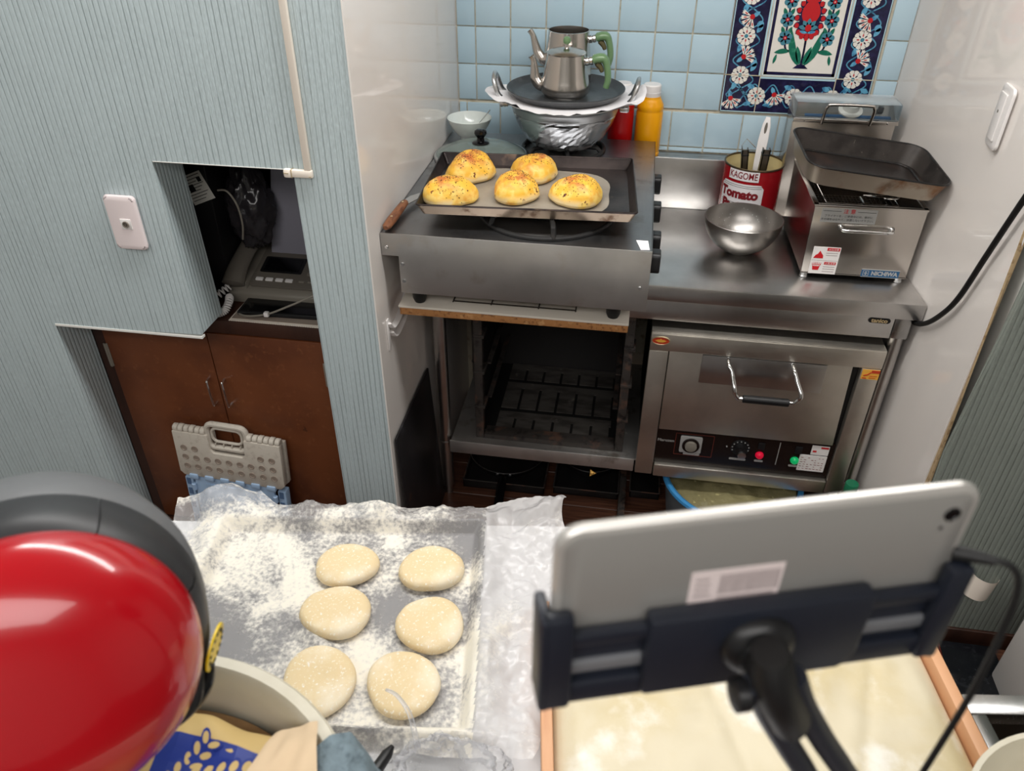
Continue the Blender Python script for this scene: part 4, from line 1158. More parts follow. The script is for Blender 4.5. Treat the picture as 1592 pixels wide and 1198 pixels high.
# ------------------------------------------------------------------ lid, bowl, sauce bottles
lx, ly, lz = 0.072, -0.318, 1.0125
gl = Thing('pan_lid', 'domed glass pan lid with steel rim and black knob, lying on the stove', 'lid', (lx, ly, lz))
gl.part('glass_dome', MB().lathe([(0.1205, 0.009), (0.110, 0.016), (0.085, 0.027), (0.055, 0.034), (0.02, 0.0375), (0, 0.038), (0, 0.0345), (0.02, 0.034), (0.055, 0.0305), (0.085, 0.0235), (0.110, 0.0125), (0.1195, 0.006)], (lx, ly, lz), 64, closed=False), M['glass'])
gl.part('rim', MB().lathe([(0.1195, 0.0), (0.1235, 0.001), (0.1240, 0.008), (0.1225, 0.0105), (0.118, 0.011), (0.1185, 0.009), (0.1205, 0.008), (0.120, 0.003)], (lx, ly, lz), 64, closed=True), M['alu'])
gl.part('knob', MB().lathe([(0, 0.036), (0.021, 0.037), (0.023, 0.039), (0.020, 0.0415), (0.010, 0.044), (0.0092, 0.053), (0.0135, 0.058), (0.0165, 0.064), (0.0155, 0.070), (0.010, 0.0735), (0, 0.0745)], (lx, ly, lz), 32), M['black_gloss'])
wx, wy, wz = 0.010, -0.160, 1.0105
wb = single('rice_bowl', MB().lathe([(0, 0.002), (0.022, 0.0), (0.026, 0.0), (0.027, 0.006), (0.043, 0.022), (0.0555, 0.042), (0.0625, 0.058), (0.0615, 0.059), (0.053, 0.042), (0.041, 0.025), (0.024, 0.010), (0, 0.008)], (wx, wy, wz), 48), M['china'], 'small white china bowl behind the glass lid', 'bowl', (wx, wy, wz))
spn = Thing('teaspoon', 'steel teaspoon standing in the white china bowl', 'spoon', (wx, wy, wz + 0.012))
spn.part('handle', MB().tube(bez([(wx - 0.006, wy - 0.004, wz + 0.016), (wx + 0.018, wy, wz + 0.035), (wx + 0.040, wy + 0.004, wz + 0.058), (wx + 0.058, wy + 0.006, wz + 0.080)], 6), [0.0022 + 0.0018 * k / 18 for k in range(19)], 10, flat=0.4), M['chrome'])
bow = MB().lathe([(0, 0), (0.006, 0.0006), (0.0095, 0.003), (0.0088, 0.0032), (0.005, 0.0012), (0, 0.0008)], (0, 0, 0), 20)
bow.xf(Matrix.Translation((wx - 0.012, wy - 0.006, wz + 0.013)) @ Matrix.Diagonal((1.4, 1, 1, 1)))
spn.part('bowl', bow, M['chrome'])
def sauce(nm, lab, x, y, z, r, h, m, capped):
    t = Thing(nm, lab, 'bottle', (x, y, z))
    t.part('body', MB().lathe([(0, 0.001), (r * 0.9, 0), (r, 0.004), (r, h * 0.05), (r * 0.95, h * 0.06), (r * 0.95, h * 0.08), (r, h * 0.10), (r, h * 0.62), (r * 0.965, h * 0.635), (r * 0.965, h * 0.655), (r, h * 0.67), (r * 0.96, h * 0.73), (r * 0.76, h * 0.80), (r * 0.70, h * 0.82), (r * 0.70, h * 0.84), (0, h * 0.84)], (x, y, z), 40), m)
    if capped:
        c_ = MB().lathe([(0.0, h), (r * 0.60, h), (r * 0.665, h - 0.003), (r * 0.68, h * 0.835), (r * 0.66, h * 0.828), (0, h * 0.828)], (x, y, z), 36)
        co = t.part('cap', c_, M['white_plastic'])
        t.part('cap_seam', MB().tube([(x + r * 0.682 * cos(2 * pi * k / 36), y + r * 0.682 * sin(2 * pi * k / 36), z + h * 0.895) for k in range(36)], 0.0006, 6, closed=True), M['paper'], co)
    return t
sauce('sauce_bottle', 'mustard yellow squeeze bottle with white cap, on the steel ledge', 0.5065, -0.0435, 0.9532, 0.0372, 0.198, M['mustard'], True)
sauce('sauce_bottle', 'red squeeze bottle half hidden behind the hammered pot', 0.4270, -0.0420, 0.9532, 0.0355, 0.198, M['ketchup'], True)

# ------------------------------------------------------------------ tomato tin with tools
tx, ty, tz, tr_ = 0.803, -0.138, 0.8005, 0.0800
tin = Thing('tomato_tin', 'big red opened tomato paste tin used as a utensil holder, on the worktop', 'tin', (tx, ty, tz))
pr = [(0, 0.002), (tr_ - 0.002, 0.0), (tr_, 0.002), (tr_ - 0.0008, 0.006)]
for k in range(24): pr.append((tr_ - 0.0008 - (0.0011 if k % 2 else 0), 0.030 + 0.0052 * k))
pr += [(tr_ - 0.0008, 0.160), (tr_ - 0.0008, 0.1795)]
tin.part('body', MB().lathe(pr, (tx, ty, tz), 72), M['tin_red'])
pi_ = [(tr_ - 0.003, 0.180)]
for k in range(24): pi_.append((tr_ - 0.0025 - (0.0016 if k % 2 else 0), 0.155 - 0.0056 * k))
pi_ += [(tr_ - 0.004, 0.006), (0, 0.006)]
tin.part('lining', MB().lathe(pi_, (tx, ty, tz), 64), M['tin_in'])
tin.part('rim', MB().lathe([(tr_ - 0.0032, 0.178), (tr_ + 0.0008, 0.178), (tr_ + 0.0012, 0.1815), (tr_ - 0.0005, 0.183), (tr_ - 0.003, 0.182)], (tx, ty, tz), 72, closed=True), M['tin_rim'])
A0 = radians(-113)                # print faces slightly left of the viewer
def on_tin(a, c, d):
    th = A0 + a / tr_
    return (tx + (tr_ + 0.0006 + d) * cos(th), ty + (tr_ + 0.0006 + d) * sin(th), tz + c)
def tin_patch(poly_w, z0, z1, x0, x1, d, m, nm, par=None):
    o = MB()
    nn = 14
    V, Fx = [], []
    for k in range(nn + 1):
        a = x0 + (x1 - x0) * k / nn
        zlo, zhi = poly_w(k / nn, z0, z1)
        V += [on_tin(a, zlo, d), on_tin(a, zhi, d)]
    for k in range(nn): Fx.append((2 * k, 2 * k + 2, 2 * k + 3, 2 * k + 1))
    o.add(V, Fx)
    return tin.part(nm, o, m, par)
sq = lambda q, a, c: (a, c)
def rnd_corner(q, a, c):
    e = 0.0
    for qq in (q, 1 - q):
        if qq < 0.12: e = 0.012 * (1 - math.sqrt(max(0, 1 - (1 - qq / 0.12) ** 2)))
    return (a + e, c - e)
k1 = tin_patch(sq, 0.150, 0.1775, -0.046, 0.040, 0.0, M['tin_white'], 'name_field')
tin.text('lettering', 'KAGOME', 0.0255, lambda a, c, d: on_tin(a - 0.003, 0.1637 + c, d + 0.0003), M['ink_red'], k1, bold=0.0003, squash=0.74)
k2 = tin_patch(rnd_corner, 0.035, 0.142, -0.070, 0.058, 0.0, M['tin_white'], 'label_field')
for k, z in enumerate((0.136, 0.131, 0.086, 0.081)):
    tin_patch(sq, z, z + 0.0011, -0.064, 0.052, 0.0003, M['ink'], 'label_line', k2)
for body, z, xo in (('Tomato', 0.112, -0.010), ('Paste', 0.079, -0.020)):
    tin.text('lettering', body, 0.034, lambda a, c, d, z=z, xo=xo: on_tin(a + xo, z + c, d + 0.0005), M['ink_red'], k2, bold=0.0018, squash=1.0)
# things standing in the tin
pe = Thing('peeler', 'white handled utensil with slotted end, standing in the red tin', 'utensil', (tx + 0.012, ty + 0.03, tz + 0.05))
a0, a1 = Vector((tx + 0.005, ty + 0.015, tz + 0.008)), Vector((tx + 0.022, ty + 0.050, tz + 0.285))
ax = (a1 - a0).normalized()
sd_ = Vector((0.96, -0.20, -0.08)); sd_ = (sd_ - ax * sd_.dot(ax)).normalized(); nn_ = ax.cross(sd_)
outl = [(0.008, 0.0), (0.009, 0.12), (0.0125, 0.17), (0.0135, 0.22), (0.0110, 0.262), (0.006, 0.283)]
oo_ = [(w_, h_) for w_, h_ in outl] + [(-w_, h_) for w_, h_ in outl[::-1]]
pe.part('handle', MB().prism(oo_, lambda a, c, d: a0 + sd_ * a + ax * c + nn_ * d, -0.004, 0.004, bev=0.002), M['white_plastic'])
pe.part('hanging_hole', MB().prism([(0.0038 * cos(2 * pi * k / 20), 0.254 + 0.015 * sin(2 * pi * k / 20)) for k in range(20)], lambda a, c, d: a0 + sd_ * a + ax * c + nn_ * d, -0.0046, 0.0046), M['fax_grey'])
def clip_tool(x, y, z0, z1, w_, lean, lab):
    t = Thing('steel_sharpener', lab, 'utensil', (x, y, z0))
    Mx = Matrix.Translation((x, y, z0)) @ Matrix.Rotation(lean, 4, 'Y')
    h = z1 - z0
    o = MB().box(-w_, w_, -0.011, -0.009, 0, h).box(-w_, -w_ + 0.003, -0.011, 0.011, 0, h).box(w_ - 0.003, w_, -0.011, 0.011, 0, h).box(-w_, w_, 0.009, 0.011, 0, h - 0.006)
    t.part('channel', o.xf(Mx), M['satin_dark'])
    t.part('cap', MB().box(-w_ - 0.001, w_ + 0.001, -0.012, 0.012, h - 0.016, h - 0.012, bev=0.0008).xf(Mx), M['black'])
    return t
clip_tool(tx - 0.012, ty - 0.022, tz + 0.010, tz + 0.222, 0.0090, radians(-6), 'left dark steel folded utensil standing in the red tin')
clip_tool(tx + 0.014, ty - 0.026, tz + 0.010, tz + 0.226, 0.0100, radians(2), 'right dark steel folded utensil in the red tin, before the white handle')
single('bent_wire', MB().tube([(tx - 0.004, ty - 0.004, tz + 0.02), (tx - 0.036, ty + 0.000, tz + 0.205), (tx - 0.041, ty + 0.004, tz + 0.222), (tx - 0.030, ty + 0.006, tz + 0.240), (tx - 0.004, ty + 0.006, tz + 0.218)], 0.0012, 8), M['chrome'], 'thin bent wire whisker sticking up at the left of the red tin', 'wire', (tx, ty, tz + 0.02))
# mixing bowl
mx_, my_, mz_ = 0.774, -0.326, 0.8005
pr = [(0, 0.0)]
for k in range(0, 13):
    a = radians(90 * k / 12)
    pr.append((0.100 * sin(a) ** 0.92 if k else 0.03, 0.094 * (1 - cos(a))))
pr = [(0, 0), (0.034, 0.0)] + [p for p in pr if p[0] > 0.04]
inn = [(r_ - 0.0016, h_ + 0.001) for r_, h_ in pr[::-1] if r_ > 0.03]
mbw = Thing('mixing_bowl', 'round stainless mixing bowl standing in front of the red tin', 'bowl', (mx_, my_, mz_))
mbw.part('bowl', MB().lathe(pr + [(0.1015, 0.0945), (0.1005, 0.0955)] + inn + [(0, 0.001)], (mx_, my_, mz_), 72), M['satin_bowl'])
fl_ = MB()
rr = random.Random(3)
for k in range(150):
    a = rr.uniform(0, 2 * pi); q = radians(rr.uniform(35, 82))
    p = Vector((0.0965 * sin(q) ** 0.92 * cos(a), 0.0965 * sin(q) ** 0.92 * sin(a), 0.094 * (1 - cos(q)) + 0.0012))
    nrm = Vector((-cos(a) * sin(q), -sin(a) * sin(q), cos(q)))
    q_ = Vector((0, 0, 1)).rotation_difference(nrm).to_matrix()
    l_ = rr.uniform(0.0005, 0.0013)
    fl_.add([Vector((mx_, my_, mz_)) + p + q_ @ Vector(c_) for c_ in ((-l_, 0, 0), (0, -l_, 0), (l_, 0, 0), (0, l_, 0), (0, 0, l_ * .6))], [(0, 1, 4), (1, 2, 4), (2, 3, 4), (3, 0, 4)])
mbw.part('droplets', fl_, M['china'], stuff=True)

# ------------------------------------------------------------------ table fryer
FR = radians(1.3)
fz = 0.8005
fy = Thing('table_fryer', 'stainless electric table fryer with clear splash hood and wire basket, by the right wall', 'fryer', (1.038, -0.275, fz), FR)
def P_(mb, nm, m, par=None, **k): return fy.part(nm, mb, m, par, world=False, **k)
hw, fd, bdp = 0.123, -0.183, 0.165        # half width, front y, back y (local)
wall = MB()
H0, H1 = 0.014, 0.190
fw_b, fw_t = 0.126, 0.129
def shell(sx0, sx1): pass
wall.prism([(-fw_b, H0), (fw_b, H0), (fw_t, H1), (-fw_t, H1)], lambda a, c, d: (a, d, c), fd, fd + 0.004, bev=0.001)
wall.prism([(-fw_b, H0), (fw_b, H0), (fw_t, H1), (-fw_t, H1)], lambda a, c, d: (a, d, c), bdp - 0.004, bdp, bev=0.001)
for sg in (-1, 1):
    wall.add([(sg * fw_b, fd + 0.001, H0), (sg * fw_b, bdp - 0.001, H0), (sg * fw_t, bdp - 0.001, H1), (sg * fw_t, fd + 0.001, H1),
              (sg * (fw_b - 0.003), fd + 0.001, H0), (sg * (fw_b - 0.003), bdp - 0.001, H0), (sg * (fw_t - 0.003), bdp - 0.001, H1), (sg * (fw_t - 0.003), fd + 0.001, H1)],
             [(0, 1, 2, 3), (7, 6, 5, 4), (3, 2, 6, 7)])
wall.box(-fw_b, fw_b, fd, bdp, H0 - 0.001, H0 + 0.003)
wo = P_(wall, 'tank', M['satin'])
lipm = MB()
lipm.box(-fw_t - 0.002, fw_t + 0.002, fd - 0.002, fd + 0.012, H1 - 0.001, H1 + 0.004, bev=0.0015)
lipm.box(-fw_t - 0.002, -fw_t + 0.010, fd, bdp, H1 - 0.001, H1 + 0.004, bev=0.0015)
lipm.box(fw_t - 0.010, fw_t + 0.002, fd, bdp, H1 - 0.001, H1 + 0.004, bev=0.0015)
P_(lipm, 'rim', M['satin'])
P_(MB().box(-0.112, 0.112, fd + 0.015, bdp - 0.02, 0.10, 0.104), 'oil', M['oil'])
for x in (-0.115, 0.113):
    for y in (fd + 0.012, bdp - 0.015):
        P_(MB().lathe([(0, 0), (0.010, 0), (0.0105, 0.002), (0.009, 0.004), (0.009, 0.014), (0, 0.014)], (x, y, 0), 18), 'foot', M['alu'])
P_(MB().tube(bez([(-0.059, fd + 0.001, 0.140), (-0.058, fd - 0.014, 0.140), (-0.050, fd - 0.019, 0.139), (0.0, fd - 0.020, 0.139), (0.050, fd - 0.019, 0.139), (0.058, fd - 0.014, 0.140), (0.059, fd + 0.001, 0.140)], 5), 0.0044, 12)
   .lathe([(0.008, 0), (0.007, 0.003), (0, 0.003)], (-0.059, fd, 0.140), 16, axis=(0, -1, 0)).lathe([(0.008, 0), (0.007, 0.003), (0, 0.003)], (0.059, fd, 0.140), 16, axis=(0, -1, 0)), 'handle', M['chrome'])
FF = lambda a, c, d: (a, fd - d, c)
pl_ = P_(MB().box(-0.111, 0.017, fd - 0.001, fd, 0.151, 0.186), 'notice_plate', M['sticker_silver'])
P_(text_mb('注 意', 0.0125, lambda a, c, d: FF(a - 0.047, c + 0.1795, d + 0.0012), bold=0.0001), 'lettering', M['sticker_red'], pl_, smooth=False)
P_(text_mb('フライヤーを、ご使用中には、絶対に', 0.0066, lambda a, c, d: FF(a - 0.047, c + 0.1675, d + 0.0012)), 'lettering', M['ink'], pl_, smooth=False)
P_(text_mb('その場をはなれて、放置しないで下さい。', 0.0066, lambda a, c, d: FF(a - 0.047, c + 0.1585, d + 0.0012)), 'lettering', M['ink'], pl_, smooth=False)
P_(MB().box(-0.108, -0.066, fd - 0.0015, fd, 0.1792, 0.1800).box(-0.028, 0.014, fd - 0.0015, fd, 0.1792, 0.1800), 'rule', M['ink'], pl_)
ws = P_(MB().box(-0.109, -0.044, fd - 0.001, fd, 0.014, 0.086), 'warning_sticker', M['sticker_white'])
wr = MB()
wr.box(-0.076, -0.046, fd - 0.0016, fd, 0.0765, 0.0845).box(-0.076, -0.048, fd - 0.0016, fd, 0.0395, 0.0465)
wr.prism([(-0.105, 0.056), (-0.082, 0.056), (-0.083, 0.064), (-0.088, 0.070), (-0.092, 0.076), (-0.096, 0.067), (-0.101, 0.064)], FF, 0.001, 0.0018)
wr.prism([(-0.103, 0.036), (-0.101, 0.024), (-0.087, 0.024), (-0.085, 0.036), (-0.088, 0.034), (-0.100, 0.034)], FF, 0.001, 0.0018)
for k in range(6):
    x = -0.103 + 0.0036 * k
    wr.prism([(x - 0.0012, 0.037), (x + 0.0012, 0.037), (x + (k - 2.5) * 0.0008, 0.047 - abs(k - 2.5) * 0.001)], FF, 0.001, 0.0018)
P_(wr, 'print', M['sticker_red'], ws)
P_(text_mb('火災注意', 0.0062, lambda a, c, d: FF(a - 0.061, c + 0.0805, d + 0.002)), 'lettering', M['sticker_white'], ws, smooth=False)
P_(text_mb('火気注意', 0.0062, lambda a, c, d: FF(a - 0.062, c + 0.0430, d + 0.002)), 'lettering', M['sticker_white'], ws, smooth=False)
wl = MB()
for z in (0.070, 0.064, 0.033, 0.027, 0.020): wl.box(-0.077, -0.049, fd - 0.0015, fd, z, z + 0.0012)
wl.box(-0.108, -0.045, fd - 0.0014, fd, 0.0498, 0.0503)
P_(wl, 'print', M['label_print'], ws)
nb = P_(MB().box(0.018, 0.108, fd - 0.0012, fd, 0.0135, 0.033), 'nameplate', M['sticker_blue'])
P_(text_mb('NICHIWA', 0.0150, lambda a, c, d: FF(a + 0.0725, c + 0.0232, d + 0.0014), bold=0.0007, squash=0.94), 'lettering', M['sticker_silver'], nb, smooth=False)
em = MB()
for r_ in ((0.0215, 0.0225, 0.0165, 0.0300), (0.0345, 0.0355, 0.0165, 0.0300), (0.0215, 0.0355, 0.0165, 0.0175), (0.0215, 0.0355, 0.0290, 0.0300), (0.0275, 0.0295, 0.0185, 0.0280), (0.0245, 0.0325, 0.0222, 0.0242)): em.box(r_[0], r_[1], fd - 0.0018, fd, r_[2], r_[3])
P_(em, 'emblem', M['sticker_silver'], nb)
P_(MB().box(0.018, 0.108, fd - 0.0016, fd, 0.0325, 0.0335).box(0.018, 0.108, fd - 0.0016, fd, 0.0130, 0.0140), 'border', M['sticker_silver'], nb)
# wire basket
bk_ = MB()
bx0, bx1, by0, by1, bz0, bz1 = -0.098, 0.070, fd + 0.030, 0.08, 0.120, 0.188
for k in range(20):
    x = bx0 + (bx1 - bx0) * k / 19
    bk_.tube([(x, by0, bz1), (x, by0, bz0), (x, by1, bz0)], 0.0008, 4)
for z in (bz0, bz0 + 0.014, bz0 + 0.028, bz0 + 0.042, bz0 + 0.056):
    bk_.tube([(bx0, by1, z), (bx0, by0, z), (bx1, by0, z), (bx1, by1, z)], 0.0008, 4)
for k in range(14):
    y = by0 + (by1 - by0) * k / 13
    bk_.tube([(bx0, y, bz1), (bx0, y, bz0), (bx1, y, bz0), (bx1, y, bz1)], 0.0008, 4)
bo_ = P_(bk_, 'basket_mesh', M['mesh_wire'])
P_(MB().tube([(bx0, by0, bz1), (bx1, by0, bz1), (bx1, by1, bz1), (bx0, by1, bz1)], 0.0022, 8, closed=True), 'basket_rim', M['chrome'], bo_)
P_(MB().tube(bez([(0.005, by0 + 0.04, bz1 + 0.004), (0.030, by0 + 0.012, bz1 + 0.014), (0.055, by0 - 0.002, bz1 + 0.018), (0.068, by0 + 0.010, bz1 + 0.018), (0.055, by0 + 0.024, bz1 + 0.018), (0.028, by0 + 0.026, bz1 + 0.014), (0.0, by0 + 0.05, bz1 + 0.004)], 6), 0.0028, 10), 'basket_handle', M['chrome'], bo_)
P_(MB().tube([(-0.014, by0 - 0.012, bz1 + 0.006), (-0.014, by0 + 0.03, bz1 + 0.006)], 0.0026, 8), 'basket_hook', M['chrome'], bo_)
# rear control console with sloping face and clear hood
kw, ky0, ky1 = 0.130, 0.130, 0.218
KX, KZ = -0.026, 0.012
con = MB().prism([(ky0, 0.02), (ky1, 0.02), (ky1, 0.325), (ky1 - 0.018, 0.330), (ky0 + 0.002, 0.292), (ky0, 0.285)], lambda a, c, d: (d, a, c), -kw, kw, bev=0.002)
con.xf(Matrix.Translation((KX, 0, KZ)))
co_ = P_(con, 'console', M['satin'])
slope = lambda a, c, d: (a + KX, ky0 + 0.004 + (c) * 0.915 - d * 0.40, 0.2935 + KZ + c * 0.41 + d * 0.91)
P_(MB().prism([(-0.10, 0.006), (0.118, 0.006), (0.118, 0.062), (-0.10, 0.062)], slope, 0.0, 0.0012), 'control_face', M['sticker_blue'], co_, label='blue printed control face')
P_(MB().lathe([(0, 0), (0.030, 0), (0.031, 0.004), (0.021, 0.008), (0.019, 0.024), (0, 0.025)], slope(0.018, 0.034, 0.001), 32, axis=(0, -0.40, 0.91)), 'thermostat_knob', M['cream_plastic'], co_, label='cream thermostat knob')
P_(MB().box(-0.006, 0.006, -0.008, 0.008, 0, 0.014, bev=0.002).xf(Matrix.Translation(slope(0.094, 0.034, 0.001))), 'switch', M['black'], co_)
P_(text_mb('180  200', 0.008, lambda a, c, d: slope(a - 0.055, c + 0.034, 0.0016)), 'lettering', M['sticker_silver'], co_, smooth=False)
hood = MB()
hz0, hz1 = 0.300, 0.338
hood.box(-kw, kw, ky0 - 0.012, ky0 - 0.009, hz0, hz1, bev=0.0008)
for sg in (-1, 1): hood.box(sg * kw - 0.0015, sg * kw + 0.0015, ky0 - 0.012, ky1 - 0.01, hz0, hz1, bev=0.0006)
hood.box(-kw, kw, ky0 - 0.012, ky1 - 0.01, hz1, hz1 + 0.003, bev=0.0008)
hood.xf(Matrix.Translation((KX, 0, KZ)))
P_(hood, 'splash_hood', M['acrylic'], label='clear acrylic splash hood')
P_(MB().box(-kw - 0.002, kw + 0.002, ky0 - 0.015, ky0, 0.288, 0.298, bev=0.001).xf(Matrix.Translation((KX, 0, KZ))), 'hood_rail', M['satin'])
P_(MB().tube(bez([(-0.060, ky0 - 0.016, 0.293), (-0.060, ky0 - 0.030, 0.330), (-0.056, ky0 - 0.033, 0.341), (-0.045, ky0 - 0.034, 0.346), (0.045, ky0 - 0.034, 0.346), (0.056, ky0 - 0.033, 0.341), (0.060, ky0 - 0.030, 0.330), (0.060, ky0 - 0.016, 0.293)], 5), 0.0040, 12).xf(Matrix.Translation((KX, 0, KZ - 0.006))), 'hood_handle', M['satin'])
bolt = MB()
for x in (-0.105, -0.06, 0.06, 0.105): bolt.lathe([(0.003, 0), (0.0025, 0.0015), (0, 0.002)], (x, ky0 - 0.015, 0.293), 10, axis=(0, -1, 0))
bolt.xf(Matrix.Translation((KX, 0, KZ)))
P_(bolt, 'bolts', M['chrome'])
# roasting pan laid across the fryer
Rp = Euler((radians(5.0), radians(7.2), radians(5.0)), 'XYZ')
rp = Thing('roasting_pan', 'black rounded roasting pan with scorched steel sides, lying across the top of the fryer', 'roasting pan', (1.014, -0.404, 1.0550), eul=Rp)
rp.part('pan_body', dish(0.330, 0.228, 0.046, 0.012, 0.002, 0.040, 2), [M['roast_wall_lit'], M['pan_outer'], M['pan_floor']], world=False)
rp.part('rolled_rim', MB().tube([(a, c, 0.046) for a, c in rrect(0.330, 0.228, 0.040, 6)], 0.0026, 8, closed=True), M['black_pan'], world=False)
rp.part('inner_ridge', MB().tube([(a, c, 0.003) for a, c in rrect(0.276, 0.178, 0.03, 5)], 0.0032, 8, closed=True), M['black_pan'], world=False)

# ------------------------------------------------------------------ right wall: light switch, cord
sw = Thing('light_switch', 'white rounded switch plate with one wide rocker, on the glossy right wall', 'light switch', (RWX(-0.59), -0.590, 1.250), radians(-4.3))
W_ = lambda a, c, d: (-d, a, c)
sw.part('plate', MB().prism(rrect(0.072, 0.122, 0.012, 5), W_, 0, 0.007, bev=0.002), M['white_plastic'], world=False)
rk = sw.part('rocker', MB().prism(rrect(0.040, 0.092, 0.002, 3, 0.006, 0), W_, 0.007, 0.0105, bev=0.001), M['white_plastic'], world=False)
sw.part('mark', MB().prism([(0.003 * cos(2 * pi * k / 10) + 0.006, 0.010 + 0.003 * sin(2 * pi * k / 10)) for k in range(10)], W_, 0.0105, 0.011), M['fax_grey'], rk, world=False)
cd = bez([(1.1865, -0.44, 0.725), (1.1880, -0.53, 0.738), (1.1890, -0.600, 0.772), (1.192, -0.660, 0.830), (1.196, -0.705, 0.900), (1.198, -0.750, 1.020), (1.200, -0.800, 1.150), (1.204, -0.86, 1.30)], 10)
single('power_cord', MB().tube(cd, 0.0060, 12), M['rubber'], 'thick black power cord climbing the white right wall from the bench corner', 'cord', (1.19, -0.6, 0.76))
# ------------------------------------------------------------------ left wall fittings
ou = Thing('outlet_plate', 'pinkish white wall outlet plate with one small round socket, on the ridged blue wall', 'outlet', (-0.5965, -0.8905, 1.027))
WL = lambda a, c, d: (a, -d, c)
ou.part('plate', MB().prism(rrect(0.073, 0.124, 0.011, 5), WL, 0, 0.0125, bev=0.0055), mat('pinkish_white_plastic', (236, 222, 222), 0.3), world=False)
si = ou.part('socket', MB().prism(rrect(0.025, 0.0235, 0.001, 2, 0.004, -0.001), WL, 0.0115, 0.0142, bev=0.0006), M['white_plastic'], world=False)
ou.part('socket_ring', MB().lathe([(0.0055, 0.0), (0.0075, 0.0), (0.0075, 0.003), (0.0055, 0.003)], (0.004, -0.0138, -0.001), 20, axis=(0, -1, 0), closed=True), M['fax_light'], si, world=False)
ou.part('socket_pin', MB().lathe([(0.0016, 0), (0.0016, 0.003), (0, 0.003)], (0.004, -0.0138, -0.001), 10, axis=(0, -1, 0)).lathe([(0.0055, 0.0), (0.0055, 0.0006), (0, 0.0006)], (0.004, -0.0138, -0.001), 16, axis=(0, -1, 0)), M['fax_grey'], si, world=False)
cdn = Thing('cable_duct', 'cream plastic cable duct running down the ridged blue wall to the niche corner', 'cable duct', (-0.163, -0.8905, 1.6))
du = MB().box(-0.1705, -0.1565, -0.9005, -0.8905, 1.168, 2.39, bev=0.002)
cdn.part('duct', du, M['cream_plastic'])
cdn.part('elbow', MB().box(-0.1985, -0.1545, -0.9015, -0.8905, 1.1525, 1.1685, bev=0.003), M['cream_plastic'])
cdn.part('end_cap', MB().box(-0.2150, -0.1975, -0.9030, -0.8905, 1.1510, 1.1700, bev=0.005), M['cream_plastic'])
cdn.part('stain', MB().box(-0.1980, -0.1968, -0.9022, -0.8905, 1.152, 1.169).box(-0.213, -0.203, -0.9036, -0.8905, 1.1605, 1.1622).box(-0.1612, -0.1570, -0.9022, -0.8905, 1.1555, 1.1570), M['brass'])
# ------------------------------------------------------------------ brown cabinet in the niche
CY = -0.784
cb = Thing('wooden_cabinet', 'low dark brown two-door wooden cabinet set into the blue wall niche', 'cabinet', (-0.53, -0.58, 0))
cb.part('body', MB().box(-0.870, -0.205, CY + 0.020, -0.34, 0.0, 0.6895).box(-0.870, -0.8415, CY, CY + 0.02, 0.0, 0.6895).box(-0.240, -0.205, CY, CY + 0.02, 0.0, 0.6895), M['frame_brown'])
cb.part('top', MB().box(-0.872, -0.202, CY - 0.002, -0.34, 0.690, 0.7265, bev=0.0015), M['frame_brown'])
for (x0, x1, hx, kx) in ((-0.8405, -0.5500, -0.5695, -0.8425), (-0.5475, -0.2415, -0.5275, -0.2435)):
    d_ = cb.part('door', MB().box(x0, x1, CY - 0.003, CY + 0.017, 0.012, 0.687, bev=0.0015), M['door_brown'])
    cb.part('handle', MB().tube(bez([(hx - 0.003, CY - 0.002, 0.548), (hx - 0.001, CY - 0.018, 0.548), (hx, CY - 0.022, 0.540), (hx + 0.002, CY - 0.022, 0.480), (hx + 0.003, CY - 0.018, 0.472), (hx + 0.003, CY - 0.002, 0.472)], 5), 0.0036, 10), M['chrome'], d_, label='thin chrome pull handle')
    cb.part('hinge', MB().box(kx - 0.006, kx + 0.006, CY - 0.006, CY - 0.002, 0.558, 0.628, bev=0.001).cyl((kx, CY - 0.006, 0.558), (kx, CY - 0.006, 0.628), 0.003, seg=10), M['fax_light'], d_)
CT = 0.7270
# ------------------------------------------------------------------ things on the cabinet
fx = Thing('fax_phone', 'grey-beige fax telephone with dark screen and corded handset, in the niche', 'telephone', (-0.520, -0.690, CT), radians(0))
def fpart(nm, mb, m, par=None, **k): return fx.part(nm, mb, m, par, world=False, **k)
top = lambda y: 0.052 + 0.20 * y
bodyp = [(0.0, 0.0), (0.26, 0.0), (0.26, 0.12), (0.20, 0.090), (0.012, 0.036), (0.0, 0.028)]
body = MB().prism(bodyp, lambda a, c, d: (d, a, c), 0.0, 0.34, bev=0.004)
bo = fpart('body', body, M['fax_light'])
sl = lambda a, c, d: (a, 0.012 + c * 0.96 - d * 0.28, 0.0366 + c * 0.281 + d * 0.96)
fpart('control_face', MB().prism(rrect(0.265, 0.165, 0.012, 4, 0.180, 0.090), sl, -0.003, 0.006, bev=0.002), M['fax_grey'])
sc_ = fpart('screen_bezel', MB().prism(rrect(0.112, 0.058, 0.004, 3, 0.118, 0.086), sl, 0.005, 0.0075), M['black'])
fpart('screen', MB().prism(rrect(0.094, 0.046, 0.002, 3, 0.118, 0.086), sl, 0.0075, 0.0082), M['black_gloss'], sc_)
for k in range(4):
    fpart('button', MB().prism(rrect(0.020, 0.011, 0.002, 3, 0.072 + 0.0265 * k, 0.030), sl, 0.0055, 0.0095, bev=0.001), M['white_plastic'])
for k in range(3):
    fpart('button', MB().prism(rrect(0.016, 0.006, 0.002, 3, 0.185 + 0.024 * k, 0.030), sl, 0.0055, 0.0085, bev=0.001), M['fax_light'])
for r_ in range(4):
    for c_ in range(3):
        fpart('key', MB().prism(rrect(0.017, 0.012, 0.003, 3, 0.200 + 0.026 * c_, 0.122 - 0.021 * r_), sl, 0.0055, 0.0095, bev=0.001), M['fax_light'])
hs = MB()
